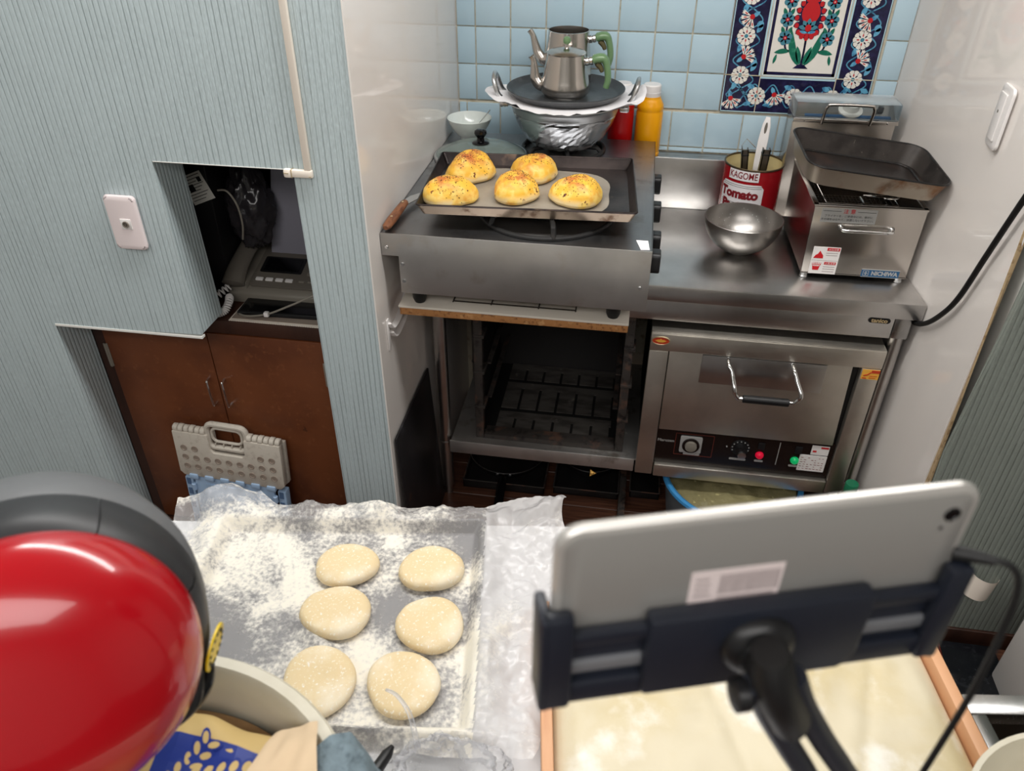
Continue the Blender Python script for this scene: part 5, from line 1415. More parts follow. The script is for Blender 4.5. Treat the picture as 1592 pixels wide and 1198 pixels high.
hp = bez([(0.018, -0.004, 0.050), (0.018, 0.035, 0.076), (0.020, 0.09, 0.098), (0.022, 0.15, 0.112), (0.024, 0.20, 0.112)], 6)
hs.tube(hp, [0.010] + [0.031 - 0.006 * sin(pi * k / 24) for k in range(1, 24)] + [0.012], 16, flat=0.62)
fpart('handset', hs, M['fax_grey'], label='grey handset lying in its cradle')
fpart('cradle', MB().box(0.000, 0.048, 0.01, 0.22, 0.028, 0.056, bev=0.006), M['fax_light'])
fpart('paper_tray', MB().prism([(0.07, 0.190), (0.335, 0.190), (0.335, 0.28), (0.09, 0.28)], lambda a, c, d: (a, c, 0.108 + d + 0.2 * (c - 0.2)), 0, 0.024, bev=0.005), M['black'], label='black paper tray at the back')
cc = MB()
base_path = bez([(-0.508, -0.700, CT + 0.050), (-0.535, -0.735, CT + 0.034), (-0.548, -0.762, CT + 0.028), (-0.538, -0.774, CT + 0.012), (-0.512, -0.772, CT + 0.012), (-0.498, -0.760, CT + 0.016), (-0.494, -0.740, CT + 0.030), (-0.505, -0.716, CT + 0.028)], 10)
N_ = 34 * 9
hel = []
for k in range(N_):
    t_ = k / (N_ - 1) * (len(base_path) - 1)
    i = min(int(t_), len(base_path) - 2)
    p = base_path[i].lerp(base_path[i + 1], t_ - i)
    d_ = (base_path[i + 1] - base_path[i]).normalized()
    n1 = d_.cross(Vector((0, 0, 1))).normalized(); n2 = d_.cross(n1)
    a = k * 2 * pi / 9
    hel.append(p + n1 * 0.0085 * cos(a) + n2 * 0.0085 * sin(a))
fx.part('coiled_cord', MB().tube(hel, 0.0022, 6), M['white_plastic'], label='white coiled handset cord')
lt = Thing('black_tablet', 'flat glossy black tablet-like device lying on a clear sheet before the fax telephone', 'tablet', (-0.365, -0.715, CT + 0.003), radians(2))
lt.part('slab', MB().box(-0.105, 0.115, -0.040, 0.052, 0.0, 0.012, bev=0.003), M['black'], world=False)
lt.part('screen', MB().box(-0.097, 0.107, -0.034, 0.046, 0.0118, 0.0126), M['black_gloss'], world=False)
single('plastic_sleeve', MB().box(-0.478, -0.255, -0.772, -0.66, CT + 0.0016, CT + 0.0028), mat('cloudy_sleeve', (150, 136, 124), 0.25), 'cloudy plastic sleeve under the glossy black device in the niche', 'sleeve', (-0.37, -0.72, CT + 0.0016))
am = MB().box(-0.482, -0.215, -0.781, -0.690, CT + 0.0002, CT + 0.0014)
for k in range(44): am.box(-0.481 + k * 0.006, -0.4775 + k * 0.006, -0.7825, -0.780, CT + 0.0002, CT + 0.0024)
single('slip_mat', am, M['cream_plastic'], 'cream perforated non-slip mat along the front edge of the cabinet top', 'mat', (-0.35, -0.735, CT))
wc = bez([(-0.472, -0.752, CT + 0.0075), (-0.440, -0.767, CT + 0.0085), (-0.385, -0.766, CT + 0.0180), (-0.330, -0.758, CT + 0.040), (-0.262, -0.745, CT + 0.070), (-0.215, -0.725, CT + 0.085)], 8)
gc = Thing('grey_cable', 'thin grey-beige cable drooping across the front of the black device in the niche', 'cable', (-0.47, -0.752, CT))
gc.part('cable', MB().tube(wc, 0.0026, 8), M['fax_light'])
gc.part('cable_clip', MB().box(-0.392, -0.380, -0.772, -0.760, CT + 0.012, CT + 0.024, bev=0.002), M['white_plastic'])
ba = Thing('black_appliance', 'tall black box with a tilted white data label, at the left inside the dark niche', 'appliance', (-0.66, -0.52, CT))
ba.part('casing', MB().box(-0.86, -0.526, -0.66, -0.36, CT + 0.0002, 1.32, bev=0.004), M['black'])
Ml = Matrix.Translation((-0.556, -0.6605, 1.018)) @ Matrix.Rotation(radians(-22), 4, 'Y')
lb2 = ba.part('data_label', MB().box(-0.032, 0.030, -0.0008, 0, -0.036, 0.036).xf(Ml), mat('white_data_label', (214, 212, 204), 0.5), label='white printed data label')
dl = MB()
for k in range(9):
    dl.box(-0.028, 0.024 - (k % 3) * 0.008, -0.0014, -0.0008, 0.030 - k * 0.0072, 0.0315 - k * 0.0072)
dl.box(-0.022, -0.006, -0.0014, -0.0008, -0.006, 0.012).box(0.012, 0.022, -0.0014, -0.0008, 0.012, 0.024)
ba.part('print', dl.xf(Ml), M['ink'], lb2)
bb = MB()
def bagfn(u, v):
    a, e = u * 2 * pi, (v - 0.5) * pi
    d_ = Vector((cos(a) * cos(e), sin(a) * cos(e), sin(e)))
    k = 1 + 0.22 * noise.noise(d_ * 2.6 + Vector((4, 1, 2))) + 0.10 * noise.ridged_multi_fractal(d_ * 4, 1, 2, 4, 1, 2)
    return (-0.470 + 0.052 * d_.x * k, -0.585 + 0.045 * d_.y * k, 0.945 + 0.095 * d_.z * k)
bb.grid(60, 40, bagfn)
single('plastic_bag', bb, M['bag_black'], 'crumpled shiny black plastic bag stuffed behind the telephone handset in the niche', 'bag', (-0.470, -0.585, 0.85), ang=60)
single('box_dark', MB().box(-0.470, -0.325, -0.425, -0.36, CT + 0.0002, 0.862, bev=0.004), M['black'], 'dark carton behind the fax telephone at the back of the niche', 'box', (-0.4, -0.41, CT))
single('lens_tube', MB().lathe([(0, 0), (0.026, 0), (0.027, 0.004), (0.027, 0.05), (0.022, 0.055), (0.022, 0.085), (0.018, 0.088), (0, 0.088)], (-0.612, -0.700, CT + 0.030), 28, axis=(0.97, 0.25, 0.0)), M['black_gloss'], 'shiny black cylinder lying beside the telephone handset', 'cylinder', (-0.57, -0.69, CT))
single('cable_loop', MB().tube(bez([(-0.498, -0.672, 1.02), (-0.470, -0.680, 1.022), (-0.452, -0.680, 0.99), (-0.450, -0.676, 0.94), (-0.462, -0.668, 0.895)], 8), 0.0024, 8), M['fax_light'], 'pale cable looping down in front of the black appliance in the niche', 'cable', (-0.47, -0.675, 0.9))
single('grey_board', MB().prism([(-0.466, CT + 0.0002), (-0.230, CT + 0.0002), (-0.200, 1.36), (-0.360, 1.36)], lambda a, c, d: (a, d, c), -0.552, -0.540, bev=0.001), M['lid_panel'], 'plain lilac-grey board standing upright at the right of the niche', 'board', (-0.31, -0.546, CT))

# ------------------------------------------------------------------ folding step stool leaning on the cabinet
fs = Thing('folding_stool', 'folded step stool, dotted warm grey top, pale blue legs, leaning on the cabinet', 'step stool', (-0.556, -0.835, 0.0), radians(-1.5), eul=(radians(-3.0), radians(2.0), radians(-1.5)))
def fsp(nm, mb, m, par=None, **k): return fs.part(nm, mb, m, par, world=False, **k)
zb, zt_ = 0.235, 0.385
tp_ = [(-0.155, zb + 0.012), (-0.143, zb), (0.143, zb), (0.155, zb + 0.012), (0.155, zt_), (0.052, zt_), (0.050, zt_ - 0.048), (0.042, zt_ - 0.058), (-0.042, zt_ - 0.058), (-0.050, zt_ - 0.048), (-0.052, zt_), (-0.155, zt_)]
WF = lambda a, c, d: (a, -d, c)
tpp = fsp('top_panel', MB().prism(tp_, WF, 0.004, 0.020, bev=0.0025), M['stool_beige'])
tp2 = [(a * 1.0, c - 0.006) for a, c in tp_]
fsp('rear_panel', MB().prism(tp2, WF, -0.022, -0.010, bev=0.002), M['stool_beige'])
for sg in (-1, 1):
    for k in range(6):
        x0 = sg * 0.060 + sg * k * 0.016
        fsp('hinge_knuckle', MB().cyl((min(x0, x0 + sg * 0.014), -0.006, zt_ + 0.004), (max(x0, x0 + sg * 0.014), -0.006, zt_ + 0.004), 0.013 if k % 2 == 0 else 0.0118, seg=16, bev=0.002), M['stool_beige'], tpp)
hnd_o = rrect(0.118, 0.074, 0.016, 5, 0.0, zt_ - 0.004)
hg = MB().tube([(a, -0.006, c) for a, c in rrect(0.112, 0.076, 0.018, 5, 0.0, zt_ - 0.006)], 0.0085, 10, closed=True)
fsp('carry_handle', hg, M['stool_beige'])
fsp('handle_inner', MB().tube([(a, -0.006, c) for a, c in rrect(0.086, 0.044, 0.016, 5, 0.0, zt_ - 0.002)], 0.0045, 8, closed=True), M['stool_beige'])
rb = MB()
for k in range(4): rb.box(-0.036 + k * 0.024 - 0.0015, -0.036 + k * 0.024 + 0.0015, -0.012, 0.002, zt_ - 0.045, zt_ - 0.028)
rb.box(-0.048, 0.048, -0.012, 0.002, zt_ - 0.046, zt_ - 0.040)
fsp('handle_ribs', rb, M['stool_beige'])
dots = [(c_, r_) for r_ in range(2) for c_ in range(9)] + [(0, 2), (1, 2), (7, 2), (8, 2)]
dm = MB().lathe([(0.0098, 0), (0.0098, 0.0012), (0.0075, 0.0016), (0.007, 0.0004), (0, 0.0004)], (0, 0, 0), 18, axis=(0, -1, 0)).mesh('grip_dot', M['stool_dot'])
for c_, r_ in dots:
    o = bpy.data.objects.new('grip_dot', dm)
    C.objects.link(o)
    o.parent = tpp
    o.location = (-0.128 + 0.032 * c_, -0.0198, zb + 0.036 + 0.031 * r_)
lgp = fsp('front_leg_panel', MB().prism([(-0.125, 0.004), (0.125, 0.004), (0.118, zb - 0.004), (-0.118, zb - 0.004)], WF, 0.004, 0.016, bev=0.003), M['stool_blue'])
fsp('leg_recess', MB().prism([(-0.088, 0.02), (0.088, 0.02), (0.084, zb - 0.024), (-0.084, zb - 0.024)], WF, 0.0155, 0.019, bev=0.0015), M['stool_blue'], lgp)
for k in range(6):
    x = -0.115 + k * 0.046
    fsp('hinge_clip', MB().box(x - 0.013, x + 0.013, -0.024, -0.002, zb - 0.010, zb + 0.008, bev=0.003), M['stool_blue'], lgp)
for sg in (-1, 1):
    sd2 = MB()
    sd2.box(sg * 0.139 - 0.012, sg * 0.139 + 0.012, -0.012, 0.014, 0.0, zb - 0.014, bev=0.003)
    so = fsp('side_rail', sd2, M['stool_blue'])
    for z in (0.06, 0.11, 0.16, 0.196):
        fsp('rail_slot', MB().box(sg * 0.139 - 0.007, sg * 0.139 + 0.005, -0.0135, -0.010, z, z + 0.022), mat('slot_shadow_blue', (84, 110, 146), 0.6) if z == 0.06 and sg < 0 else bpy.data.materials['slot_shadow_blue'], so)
    fsp('latch', MB().cyl((sg * 0.122, -0.018, zb - 0.052), (sg * 0.122, -0.018, zb - 0.028), 0.007, seg=14, bev=0.002), M['stool_blue'], so)
# ------------------------------------------------------------------ foreground table
TH = radians(8.0)
TO = Vector((0.0, -1.445, 0.75))
def tw(x, y, z=0.0):      # table frame -> world
    return Vector((TO.x + x * cos(TH) - y * sin(TH), TO.y + x * sin(TH) + y * cos(TH), TO.z + z))
tb = Thing('work_table', 'white-topped work table in the foreground, under the floured dough tray', 'table', tuple(tw(0.1, -0.35) - Vector((0, 0, 0.75))), TH)
def TL(x0, x1, y0, y1, z0, z1, bev=0.0): return MB().box(x0 - 0.1, x1 - 0.1, y0 + 0.35, y1 + 0.35, z0, z1, bev)
tb.part('table_top', TL(-0.72, 0.940, -0.76, 0.012, 0.715, 0.750, 0.003), M['table_white'], world=False)
tb.part('bounce_panel', TL(-0.70, 0.92, -0.06, -0.045, 0.08, 0.715), M['table_white'], world=False)  # added white panel, bounces light onto the oven front
for x in (-0.68, 0.87):
    for y in (-0.72, -0.04):
        tb.part('leg', TL(x, x + 0.04, y, y + 0.04, 0.0, 0.715, 0.003), M['steel_z'], world=False)
tr_o = tw(0.065, -0.192, 0.0005)
dt = Thing('dough_tray', 'shallow dark grey rectangular tray under floured plastic film, carrying raw dough', 'tray', tuple(tr_o), TH)
dt.part('pan_body', dish(0.445, 0.385, 0.022, 0.010, 0.0016, 0.012), [M['tray_grey'], M['tray_grey']], world=False)
dt.part('rolled_rim', MB().tube([(a, c, 0.022) for a, c in rrect(0.445, 0.385, 0.012, 4)], 0.0024, 8, closed=True), M['tray_grey'], world=False)
# plastic film: lies on the tray floor, climbs its sides, falls on the table and crumples
def film_h(x, y):
    dx, dy = abs(x - 0.065) - 0.2225, abs(y + 0.192) - 0.1925
    e = max(dx, dy)
    if e < -0.020: h = 0.0045
    elif e < -0.005: h = 0.0045 + 0.0225 * (e + 0.020) / 0.015
    elif e < 0.004: h = 0.0270
    else: h = max(0.0040, 0.0270 - (e - 0.004) * 0.55)
    out = max(0.0, min(1.0, (e + 0.004) / 0.02))
    p = Vector((x, y, 0))
    n1 = noise.fractal(p * 14 + Vector((3, 7, 0)), 0.9, 2.1, 5)
    n2 = abs(noise.noise(p * 13 + Vector((1, 2, 5)))) + 0.35 * abs(noise.noise(p * 30 + Vector((9, 2, 5))))
    h += out * (0.016 * max(0, n1 + 0.35) + 0.012 * n2) + (1 - out) * (0.0012 * max(-1, n1) + 0.0012 * n2)
    # diagonal crease left, upright tuft at the back left, ruffled band at right
    h += 0.022 * math.exp(-(((x + 0.165) / 0.060) ** 2 + ((y - 0.050) / 0.035) ** 2)) * (0.8 + 0.5 * n2)
    h += 0.030 * math.exp(-(((x - 0.40) / 0.075) ** 2 + ((y - 0.018) / 0.035) ** 2)) * (0.6 + 0.9 * n2)
    h += 0.014 * math.exp(-(((x - 0.13) / 0.20) ** 2 + ((y + 0.388) / 0.010) ** 2))
    h += 0.010 * math.exp(-(((x - 0.05 + 0.9 * (y + 0.23)) / 0.02) ** 2)) * (1 if -0.26 < y < -0.20 and -0.1 < x < 0.2 else 0)
    return h
FXa, FXb, FYa, FYb = -0.262, 0.455, -0.412, 0.090
def filmfn(u, v):
    x, y = FXa + u * (FXb - FXa), FYa + v * (FYb - FYa)
    # ragged outline
    if u > 0.5: x -= (u - 0.5) * 2 * (0.030 + 0.035 * noise.noise(Vector((0, y * 9, 4)))) * 1.0
    if u > 0.5 and v < 0.35: x -= (u - 0.5) * 2 * (0.35 - v) * 0.20
    if v > 0.6: y -= (v - 0.6) / 0.4 * (0.055 + 0.030 * noise.noise(Vector((x * 8, 0, 2))) - 0.040 * math.exp(-((x + 0.15) / 0.07) ** 2) - 0.025 * math.exp(-((x - 0.38) / 0.07) ** 2))
    if u < 0.3: x += (0.3 - u) / 0.3 * (0.018 + 0.02 * noise.noise(Vector((0, y * 8, 8))))
    p = tw(x, y, film_h(x, y))
    return p
fm = MB().grid(210, 150, filmfn)
for i, f in enumerate(fm.f):
    c_ = (fm.v[f[0]] + fm.v[f[2]]) / 2
    d_ = Vector((c_.x - TO.x, c_.y - TO.y))
    lx_ = d_.x * cos(TH) + d_.y * sin(TH)
    fm.m[i] = 1 if lx_ > 0.288 else 0
single('plastic_film', fm, [M['film'], M['film_clear']], 'crumpled floury plastic film spread over the dark tray and hanging past it', 'plastic film', tuple(tw(0.1, -0.19)), ang=60)
def dough(x, y, rx, ry, h, seed, rz, lab):
    o = MB().lathe([(0, 0), (0.90, 0.0), (0.97, 0.12), (1.0, 0.34), (0.985, 0.56), (0.94, 0.76), (0.85, 0.91), (0.70, 0.98), (0.45, 0.985), (0.2, 0.96), (0, 0.95)], (0, 0, 0), 48)
    off = Vector((seed * 2.3, seed, 0.5))
    for v in o.v:
        a = math.atan2(v.y, v.x)
        k = 1 + 0.035 * sin(2 * a + seed) + 0.03 * sin(3 * a + seed * 1.7) + 0.02 * noise.noise(Vector((cos(a) * 2, sin(a) * 2, seed)))
        z = v.z
        v.x, v.y = v.x * rx * k, v.y * ry * k
        v.z = z * h * (1 + 0.16 * noise.noise(v * 22 + off) + 0.06 * noise.noise(v * 60 + off))
    p = tw(x, y, 0.0066)
    ob = single('dough_round', o, M['dough'], lab, 'dough', (0, 0, 0), 'dough rounds on the tray', ang=80)
    ob.location = p
    ob.rotation_euler = (0, 0, TH + rz)
dough(0.071, -0.096, 0.0490, 0.0430, 0.019, 1, 0.0, 'floured raw dough round, far left on the dough tray')
dough(0.206, -0.101, 0.0505, 0.0450, 0.021, 2, 0.2, 'floured raw dough round, far right on the dough tray')
dough(0.072, -0.188, 0.0530, 0.0470, 0.019, 3, 0.1, 'floured raw dough round, middle of the left column on the tray')
dough(0.215, -0.208, 0.0500, 0.0490, 0.021, 4, 0.7, 'floured raw dough round, middle of the right column on the tray')
dough(0.071, -0.304, 0.0520, 0.0560, 0.017, 5, 0.3, 'floured raw dough round, near left, next to the cream tub rim')
dough(0.188, -0.306, 0.0500, 0.0520, 0.019, 6, 1.2, 'floured raw dough round with a small bubble, near right, behind the crumpled clear bag')

# ------------------------------------------------------------------ board of risen dough
dbo = tw(0.652, -0.425, 0.0005)
db = Thing('dough_board', 'wooden-railed board covered by one big film-wrapped slab of cream dough, under the tablet', 'dough board', tuple(dbo), TH)
db.part('base', MB().box(-0.272, 0.278, -0.075, 0.245, 0.0, 0.010, bev=0.001), M['wood_rail'], world=False)
for x0, x1 in ((-0.277, -0.262), (0.264, 0.280)):
    db.part('rail', MB().box(x0, x1, -0.077, 0.247, 0.0, 0.036, bev=0.002), M['wood_rail'], world=False)
def slab(u, v):
    x, y = -0.2605 + u * 0.523, -0.073 + v * 0.316
    e = min(u, 1 - u, v, 1 - v)
    p = Vector((x, y, 0))
    h = 0.012 + 0.022 * min(1, (e / 0.06)) ** 0.5 + 0.006 * noise.fractal(p * 9, 1, 2, 3) * min(1, e / 0.05)
    h -= 0.004 * math.exp(-((x + 0.02 + 0.25 * y) / 0.012) ** 2)
    h -= 0.003 * math.exp(-((x - 0.12 - 0.4 * y) / 0.010) ** 2)
    return (x, y, h)
db.part('dough_slab', MB().grid(90, 80, slab), M['dough_sheet'], world=False, ang=80, label='cream dough slab under film')

# ------------------------------------------------------------------ sink unit and white bowl at right
so_ = tw(0.945, -0.315, 0.0)
sk = Thing('sink_unit', 'steel sink counter with dull rim and dark basin beside the dough board', 'sink', (so_.x, so_.y, 0), TH)
k_ = MB()
for r_ in ((-0.008, 0.55, -0.030, 0.0), (-0.008, 0.55, -0.60, -0.180), (-0.008, 0.012, -0.180, -0.030), (0.42, 0.55, -0.180, -0.030)): k_.box(r_[0], r_[1], r_[2], r_[3], 0.755, 0.778, bev=0.002)
sk.part('counter', k_, M['steel_y'], world=False)
bs_ = MB().prism(rrect(0.430, 0.175, 0.02, 4, 0.216, -0.105), lambda a, c, d: (a, c, d), 0.640, 0.646)
ro, ri = rrect(0.430, 0.175, 0.02, 4, 0.216, -0.105), rrect(0.415, 0.160, 0.02, 4, 0.216, -0.105)
nn2 = len(ro)
bs_.add([(a, c, 0.776) for a, c in ro] + [(a, c, 0.642) for a, c in ri], [(k, (k + 1) % nn2, nn2 + (k + 1) % nn2, nn2 + k) for k in range(nn2)])
sk.part('basin', bs_, M['satin_dark'], world=False)
sk.part('cabinet', MB().box(0.0, 0.545, -0.595, -0.008, 0.0, 0.630), M['steel_z'], world=False)
single('white_bowl', MB().lathe([(0, 0.002), (0.060, 0.0), (0.064, 0.004), (0.092, 0.045), (0.118, 0.110), (0.128, 0.148), (0.1315, 0.150), (0.131, 0.153), (0.126, 0.152), (0.114, 0.110), (0.088, 0.046), (0.058, 0.008), (0, 0.006)], (0.985, -1.905, 0.7785), 64), M['bucket'], 'off-white bowl at the near right corner beside the sink', 'bowl', (0.985, -1.905, 0.7785))

# ------------------------------------------------------------------ floor corner at right
sb = Thing('black_slab', 'glossy black slab with red-brown edge standing on the floor by the shaded ridged wall', 'slab', (1.44, -0.98, 0))
sb.part('slab', MB().prism([(1.362, -0.905), (1.492, -0.905), (1.500, -1.075), (1.350, -1.075)], lambda a, c, d: (a, c, d), 0.0005, 0.026, bev=0.002), M['mat_black'])
sb.part('edge', MB().prism([(1.344, -1.075), (1.356, -0.905), (1.361, -0.905), (1.349, -1.075)], lambda a, c, d: (a, c, d), 0.0005, 0.027), M['red_brown'])
single('wall_handle', MB().grid(16, 4, lambda u, v: (1.375 + 0.062 * u + 0.006 * v, -0.8815 - 0.022 * sin(pi * u) ** 0.6, 0.186 + 0.066 * v - 0.006 * u)).box(1.376, 1.380, -0.8815, -0.880, 0.186, 0.252), M['cream_plastic'], 'cream folded paper-like tag fixed low on the shaded ridged wall', 'tag', (1.41, -0.885, 0.225))
single('white_cabinet', MB().box(1.462, 1.75, -1.32, -0.985, 0.0005, 0.62, bev=0.010), M['fridge_white'], 'off-white metal cabinet at the right edge by the black slab', 'cabinet', (1.6, -1.15, 0))

# ------------------------------------------------------------------ big mixing tub with flour bag, red mixer
ux, uy, uz = 0.1065, -2.1175, 0.7505
ub = Thing('mixing_tub', 'large cream tub with thick rim beneath the glossy red mixer head', 'tub', (ux, uy, uz))
ub.part('body', MB().lathe([(0, 0.004), (0.150, 0.0), (0.160, 0.006), (0.190, 0.20), (0.2035, 0.290), (0.2120, 0.293), (0.2140, 0.298), (0.2110, 0.302), (0.2010, 0.302), (0.1960, 0.296), (0.182, 0.20), (0.152, 0.012), (0, 0.010)], (ux, uy, uz), 80), M['bucket'])
def flourfn(u, v):
    a, r = u * 2 * pi, v * 0.184
    p = Vector((r * cos(a), r * sin(a), 0))
    return (ux + p.x, uy + p.y, uz + 0.250 + 0.010 * noise.noise(p * 12))
ub.part('contents', MB().grid(64, 12, flourfn), M['kraft'], label='tan contents')
fb = Thing('flour_bag', 'blue and tan printed flour bag with wheat ears, lying in the cream tub', 'bag', (0.135, -1.99, uz + 0.215))
# bag: pillow with folded top flap
bA, bB = Vector((0.075, -1.945, 1.022)), Vector((0.215, -1.968, 1.026))
bC, bD = Vector((0.095, -2.095, 1.022)), Vector((0.240, -2.090, 1.028))
def bagp(u, v, up=0.012):
    p = bC.lerp(bD, u).lerp(bA.lerp(bB, u), v)
    k = (4 * u * (1 - u) * 4 * v * (1 - v)) ** 0.5
    return p + Vector((0, 0, up * k + 0.008 * noise.noise(Vector((u * 4, v * 4, 1)))))
g1 = MB().grid(24, 24, lambda u, v: bagp(u, v, 0.022))
g1.grid(24, 24, lambda u, v: bagp(v, u, -0.010))
fb.part('bag_body', g1, M['bag_tan'])
def onbag(u, v, l=0): return bagp(u, v, 0.022) + Vector((0, -0.0006, 0.0014 + 0.0004 * l))
pw = MB()
def bagpatch(poly, mi, l):
    n_ = len(poly)
    c_ = (sum(p[0] for p in poly) / n_, sum(p[1] for p in poly) / n_)
    vs = [onbag(c_[0], c_[1], l)] + [onbag(a, c, l) for a, c in poly]
    pw.add(vs, [(0, 1 + k, 1 + (k + 1) % n_) for k in range(n_)], mi)
def bq(x0, x1, y0, y1, mi, l, n_=8):
    for i in range(n_):
        for j in range(n_):
            f = lambda a, b: onbag(x0 + (x1 - x0) * a / n_, y0 + (y1 - y0) * b / n_, l)
            pw.add([f(i, j), f(i + 1, j), f(i + 1, j + 1), f(i, j + 1)], [(0, 1, 2, 3)], mi)
bq(0.12, 0.98, 0.02, 0.80, 0, 0)
for st, ang_, cnt in (((0.28, 0.44), radians(62), 5), ((0.40, 0.52), radians(20), 6), ((0.60, 0.34), radians(15), 4)):
    for k in range(cnt):
        cx_, cy_ = st[0] + 0.085 * k * cos(ang_), st[1] + 0.085 * k * sin(ang_)
        for sg in (-1, 1):
            a_ = ang_ + sg * 0.75
            ex, ey = cx_ + 0.062 * cos(a_), cy_ + 0.062 * sin(a_)
            if 0.03 < ex < 0.95 and 0.03 < ey < 0.95:
                E_ = lambda s_: [(ex + s_ * 0.060 * cos(t) * cos(a_) - s_ * 0.032 * sin(t) * sin(a_), ey + s_ * 0.060 * cos(t) * sin(a_) + s_ * 0.032 * sin(t) * cos(a_)) for t in [2 * pi * q / 10 for q in range(10)]]
                bagpatch(E_(1.15), 0, 1); bagpatch(E_(0.72), 1, 2)
fb.part('printed_wheat', pw, [M['bag_blue'], M['bag_tan']])
fl2 = MB().grid(14, 10, lambda u, v: Vector((0.195, -2.06, 1.060)).lerp(Vector((0.262, -2.02, 1.062)), u).lerp(Vector((0.205, -1.975, 1.056)).lerp(Vector((0.240, -1.962, 1.062)), u), v) + Vector((0, 0, 0.010 * sin(pi * v) + 0.006 * noise.noise(Vector((u * 3, v * 3, 6))))))
fb.part('top_flap', fl2, mat('pale_kraft_paper', (206, 182, 150), 0.8))
# grey towel over the tub rim
def towel(u, v):
    a = radians(8 + 36 * u)
    path = [(0.150, 0.272), (0.185, 0.300), (0.2075, 0.3085), (0.226, 0.296), (0.240, 0.240), (0.245, 0.16)]
    t_ = v * (len(path) - 1); i = min(int(t_), len(path) - 2)
    r = path[i][0] * (1 - (t_ - i)) + path[i + 1][0] * (t_ - i)
    z = path[i][1] * (1 - (t_ - i)) + path[i + 1][1] * (t_ - i)
    f = 0.010 * noise.noise(Vector((u * 5, v * 2.5, 3))) + 0.006 * sin(u * 18)
    return (ux + (r + max(0, f)) * cos(a), uy + (r + max(0, f)) * sin(a), uz + z + 0.004 + max(0, f))
tg = MB().grid(40, 36, towel)
single('grey_towel', tg, M['cloth'], 'grey-blue towelling cloth hung over the rim of the cream tub', 'cloth', (ux + 0.19, uy + 0.12, uz + 0.3), ang=80)
# mixer head: drum whose domed red end faces the viewer
mc = Vector((0.1160, -2.0520, 1.2370)) - cr * 0.0165 - cu * 0.002
va = Vector((0.525, -0.638, 0.274)).normalized()
e1 = (cr - va * cr.dot(va)).normalized()
e2 = va.cross(e1)
mxr = Thing('stand_mixer', 'big glossy red domed mixer head with charcoal and grey housing over the cream tub', 'mixer', (-0.22, -2.15, 0.7505))
RD = 0.1045
dp = [(RD * 0.985, -0.004), (RD, 0.0)]
for k in range(1, 15):
    a = radians(90 * k / 14)
    dp.append((RD * cos(a) ** 0.75, 0.056 * sin(a) ** 0.95))
dp[-1] = (0, 0.056)
mxr.part('red_dome', MB().lathe(dp, mc, 96, axis=va), M['red_gloss'], label='glossy red domed end')
for k in range(8):
    seg = MB()
    n_ = 12
    a0_, a1_ = 2 * pi * k / 8 + 0.006, 2 * pi * (k + 1) / 8 - 0.006
    prf = [(RD * 0.97, 0.002), (RD * 1.035, -0.004), (RD * 1.075, -0.018), (RD * 1.095, -0.042), (RD * 1.08, -0.052)]
    vs, fs_ = [], []
    for i in range(n_ + 1):
        a = a0_ + (a1_ - a0_) * i / n_ + 0.35
        for r_, h_ in prf: vs.append(mc + va * h_ + e1 * (r_ * cos(a)) + e2 * (r_ * sin(a)))
    m_ = len(prf)
    for i in range(n_):
        for j in range(m_ - 1): fs_.append((i * m_ + j, i * m_ + j + 1, (i + 1) * m_ + j + 1, (i + 1) * m_ + j))
    seg.add(vs, fs_)
    mxr.part('band_segment', seg, M['mix_dark'])
mxr.part('housing', MB().lathe([(RD * 0.9, -0.012), (RD * 1.04, -0.040), (RD * 1.105, -0.056), (RD * 1.10, -0.085), (RD * 1.02, -0.125), (RD * 0.8, -0.150), (0, -0.158)], mc, 72, axis=va), M['mix_grey'], label='mid grey rear housing')
pst = lambda ph, r_, h_: mc + va * h_ + e1 * (r_ * cos(ph)) + e2 * (r_ * sin(ph))
sp0 = pst(radians(-12), RD * 1.115, -0.016)
sdir = (pst(radians(-15), 1.0, 0.0) - mc).normalized()
sn = (sdir + va * 0.45).normalized()
sk_ = mxr.part('round_sticker', MB().lathe([(0.0190, 0), (0.0190, 0.0015), (0, 0.0018)], sp0 - sn * 0.001, 32, axis=sn), M['yellow'], label='round yellow sticker')
tk2 = MB()
qn = Vector((0, 0, 1)).rotation_difference(sn).to_matrix()
for k in range(14):
    a = 2 * pi * k / 14
    tk2.lathe([(0.0016, 0), (0.0016, 0.0006), (0, 0.0006)], sp0 + sn * 0.0008 + qn @ Vector((0.0140 * cos(a), 0.0140 * sin(a), 0)), 6, axis=sn)
mxr.part('print', tk2, M['ink'], sk_)
lp_ = [pst(radians(a), RD * r_, h_) for a, r_, h_ in ((-18, 1.02, -0.022), (-20, 1.10, -0.018), (-27, 1.13, -0.014), (-36, 1.12, -0.014), (-46, 1.08, -0.016), (-50, 1.0, -0.020))]
mxr.part('latch', MB().tube(bez(lp_, 6), 0.0050, 12, flat=0.7), M['black_gloss'], label='black looped latch')
sl2 = [pst(radians(a), RD * r_, h_) for a, r_, h_ in ((-22, 1.03, -0.014), (-34, 1.08, -0.008), (-46, 1.03, -0.012))]
mxr.part('latch_inner', MB().tube(bez(sl2, 6), 0.005, 10), M['black'])
nk = bez([mc - va * 0.11 - Vector((0.0, 0, 0.0)), Vector((-0.10, -2.03, 1.17)), Vector((-0.20, -2.11, 1.10)), Vector((-0.22, -2.15, 0.95)), Vector((-0.22, -2.15, 0.80))], 6)
mxr.part('neck', MB().tube(nk, [0.085] * len(nk), 24), M['mix_grey'])
mxr.part('base', MB().box(-0.34, -0.112, -2.28, -2.03, 0.7505, 0.81, bev=0.02), M['mix_grey'])
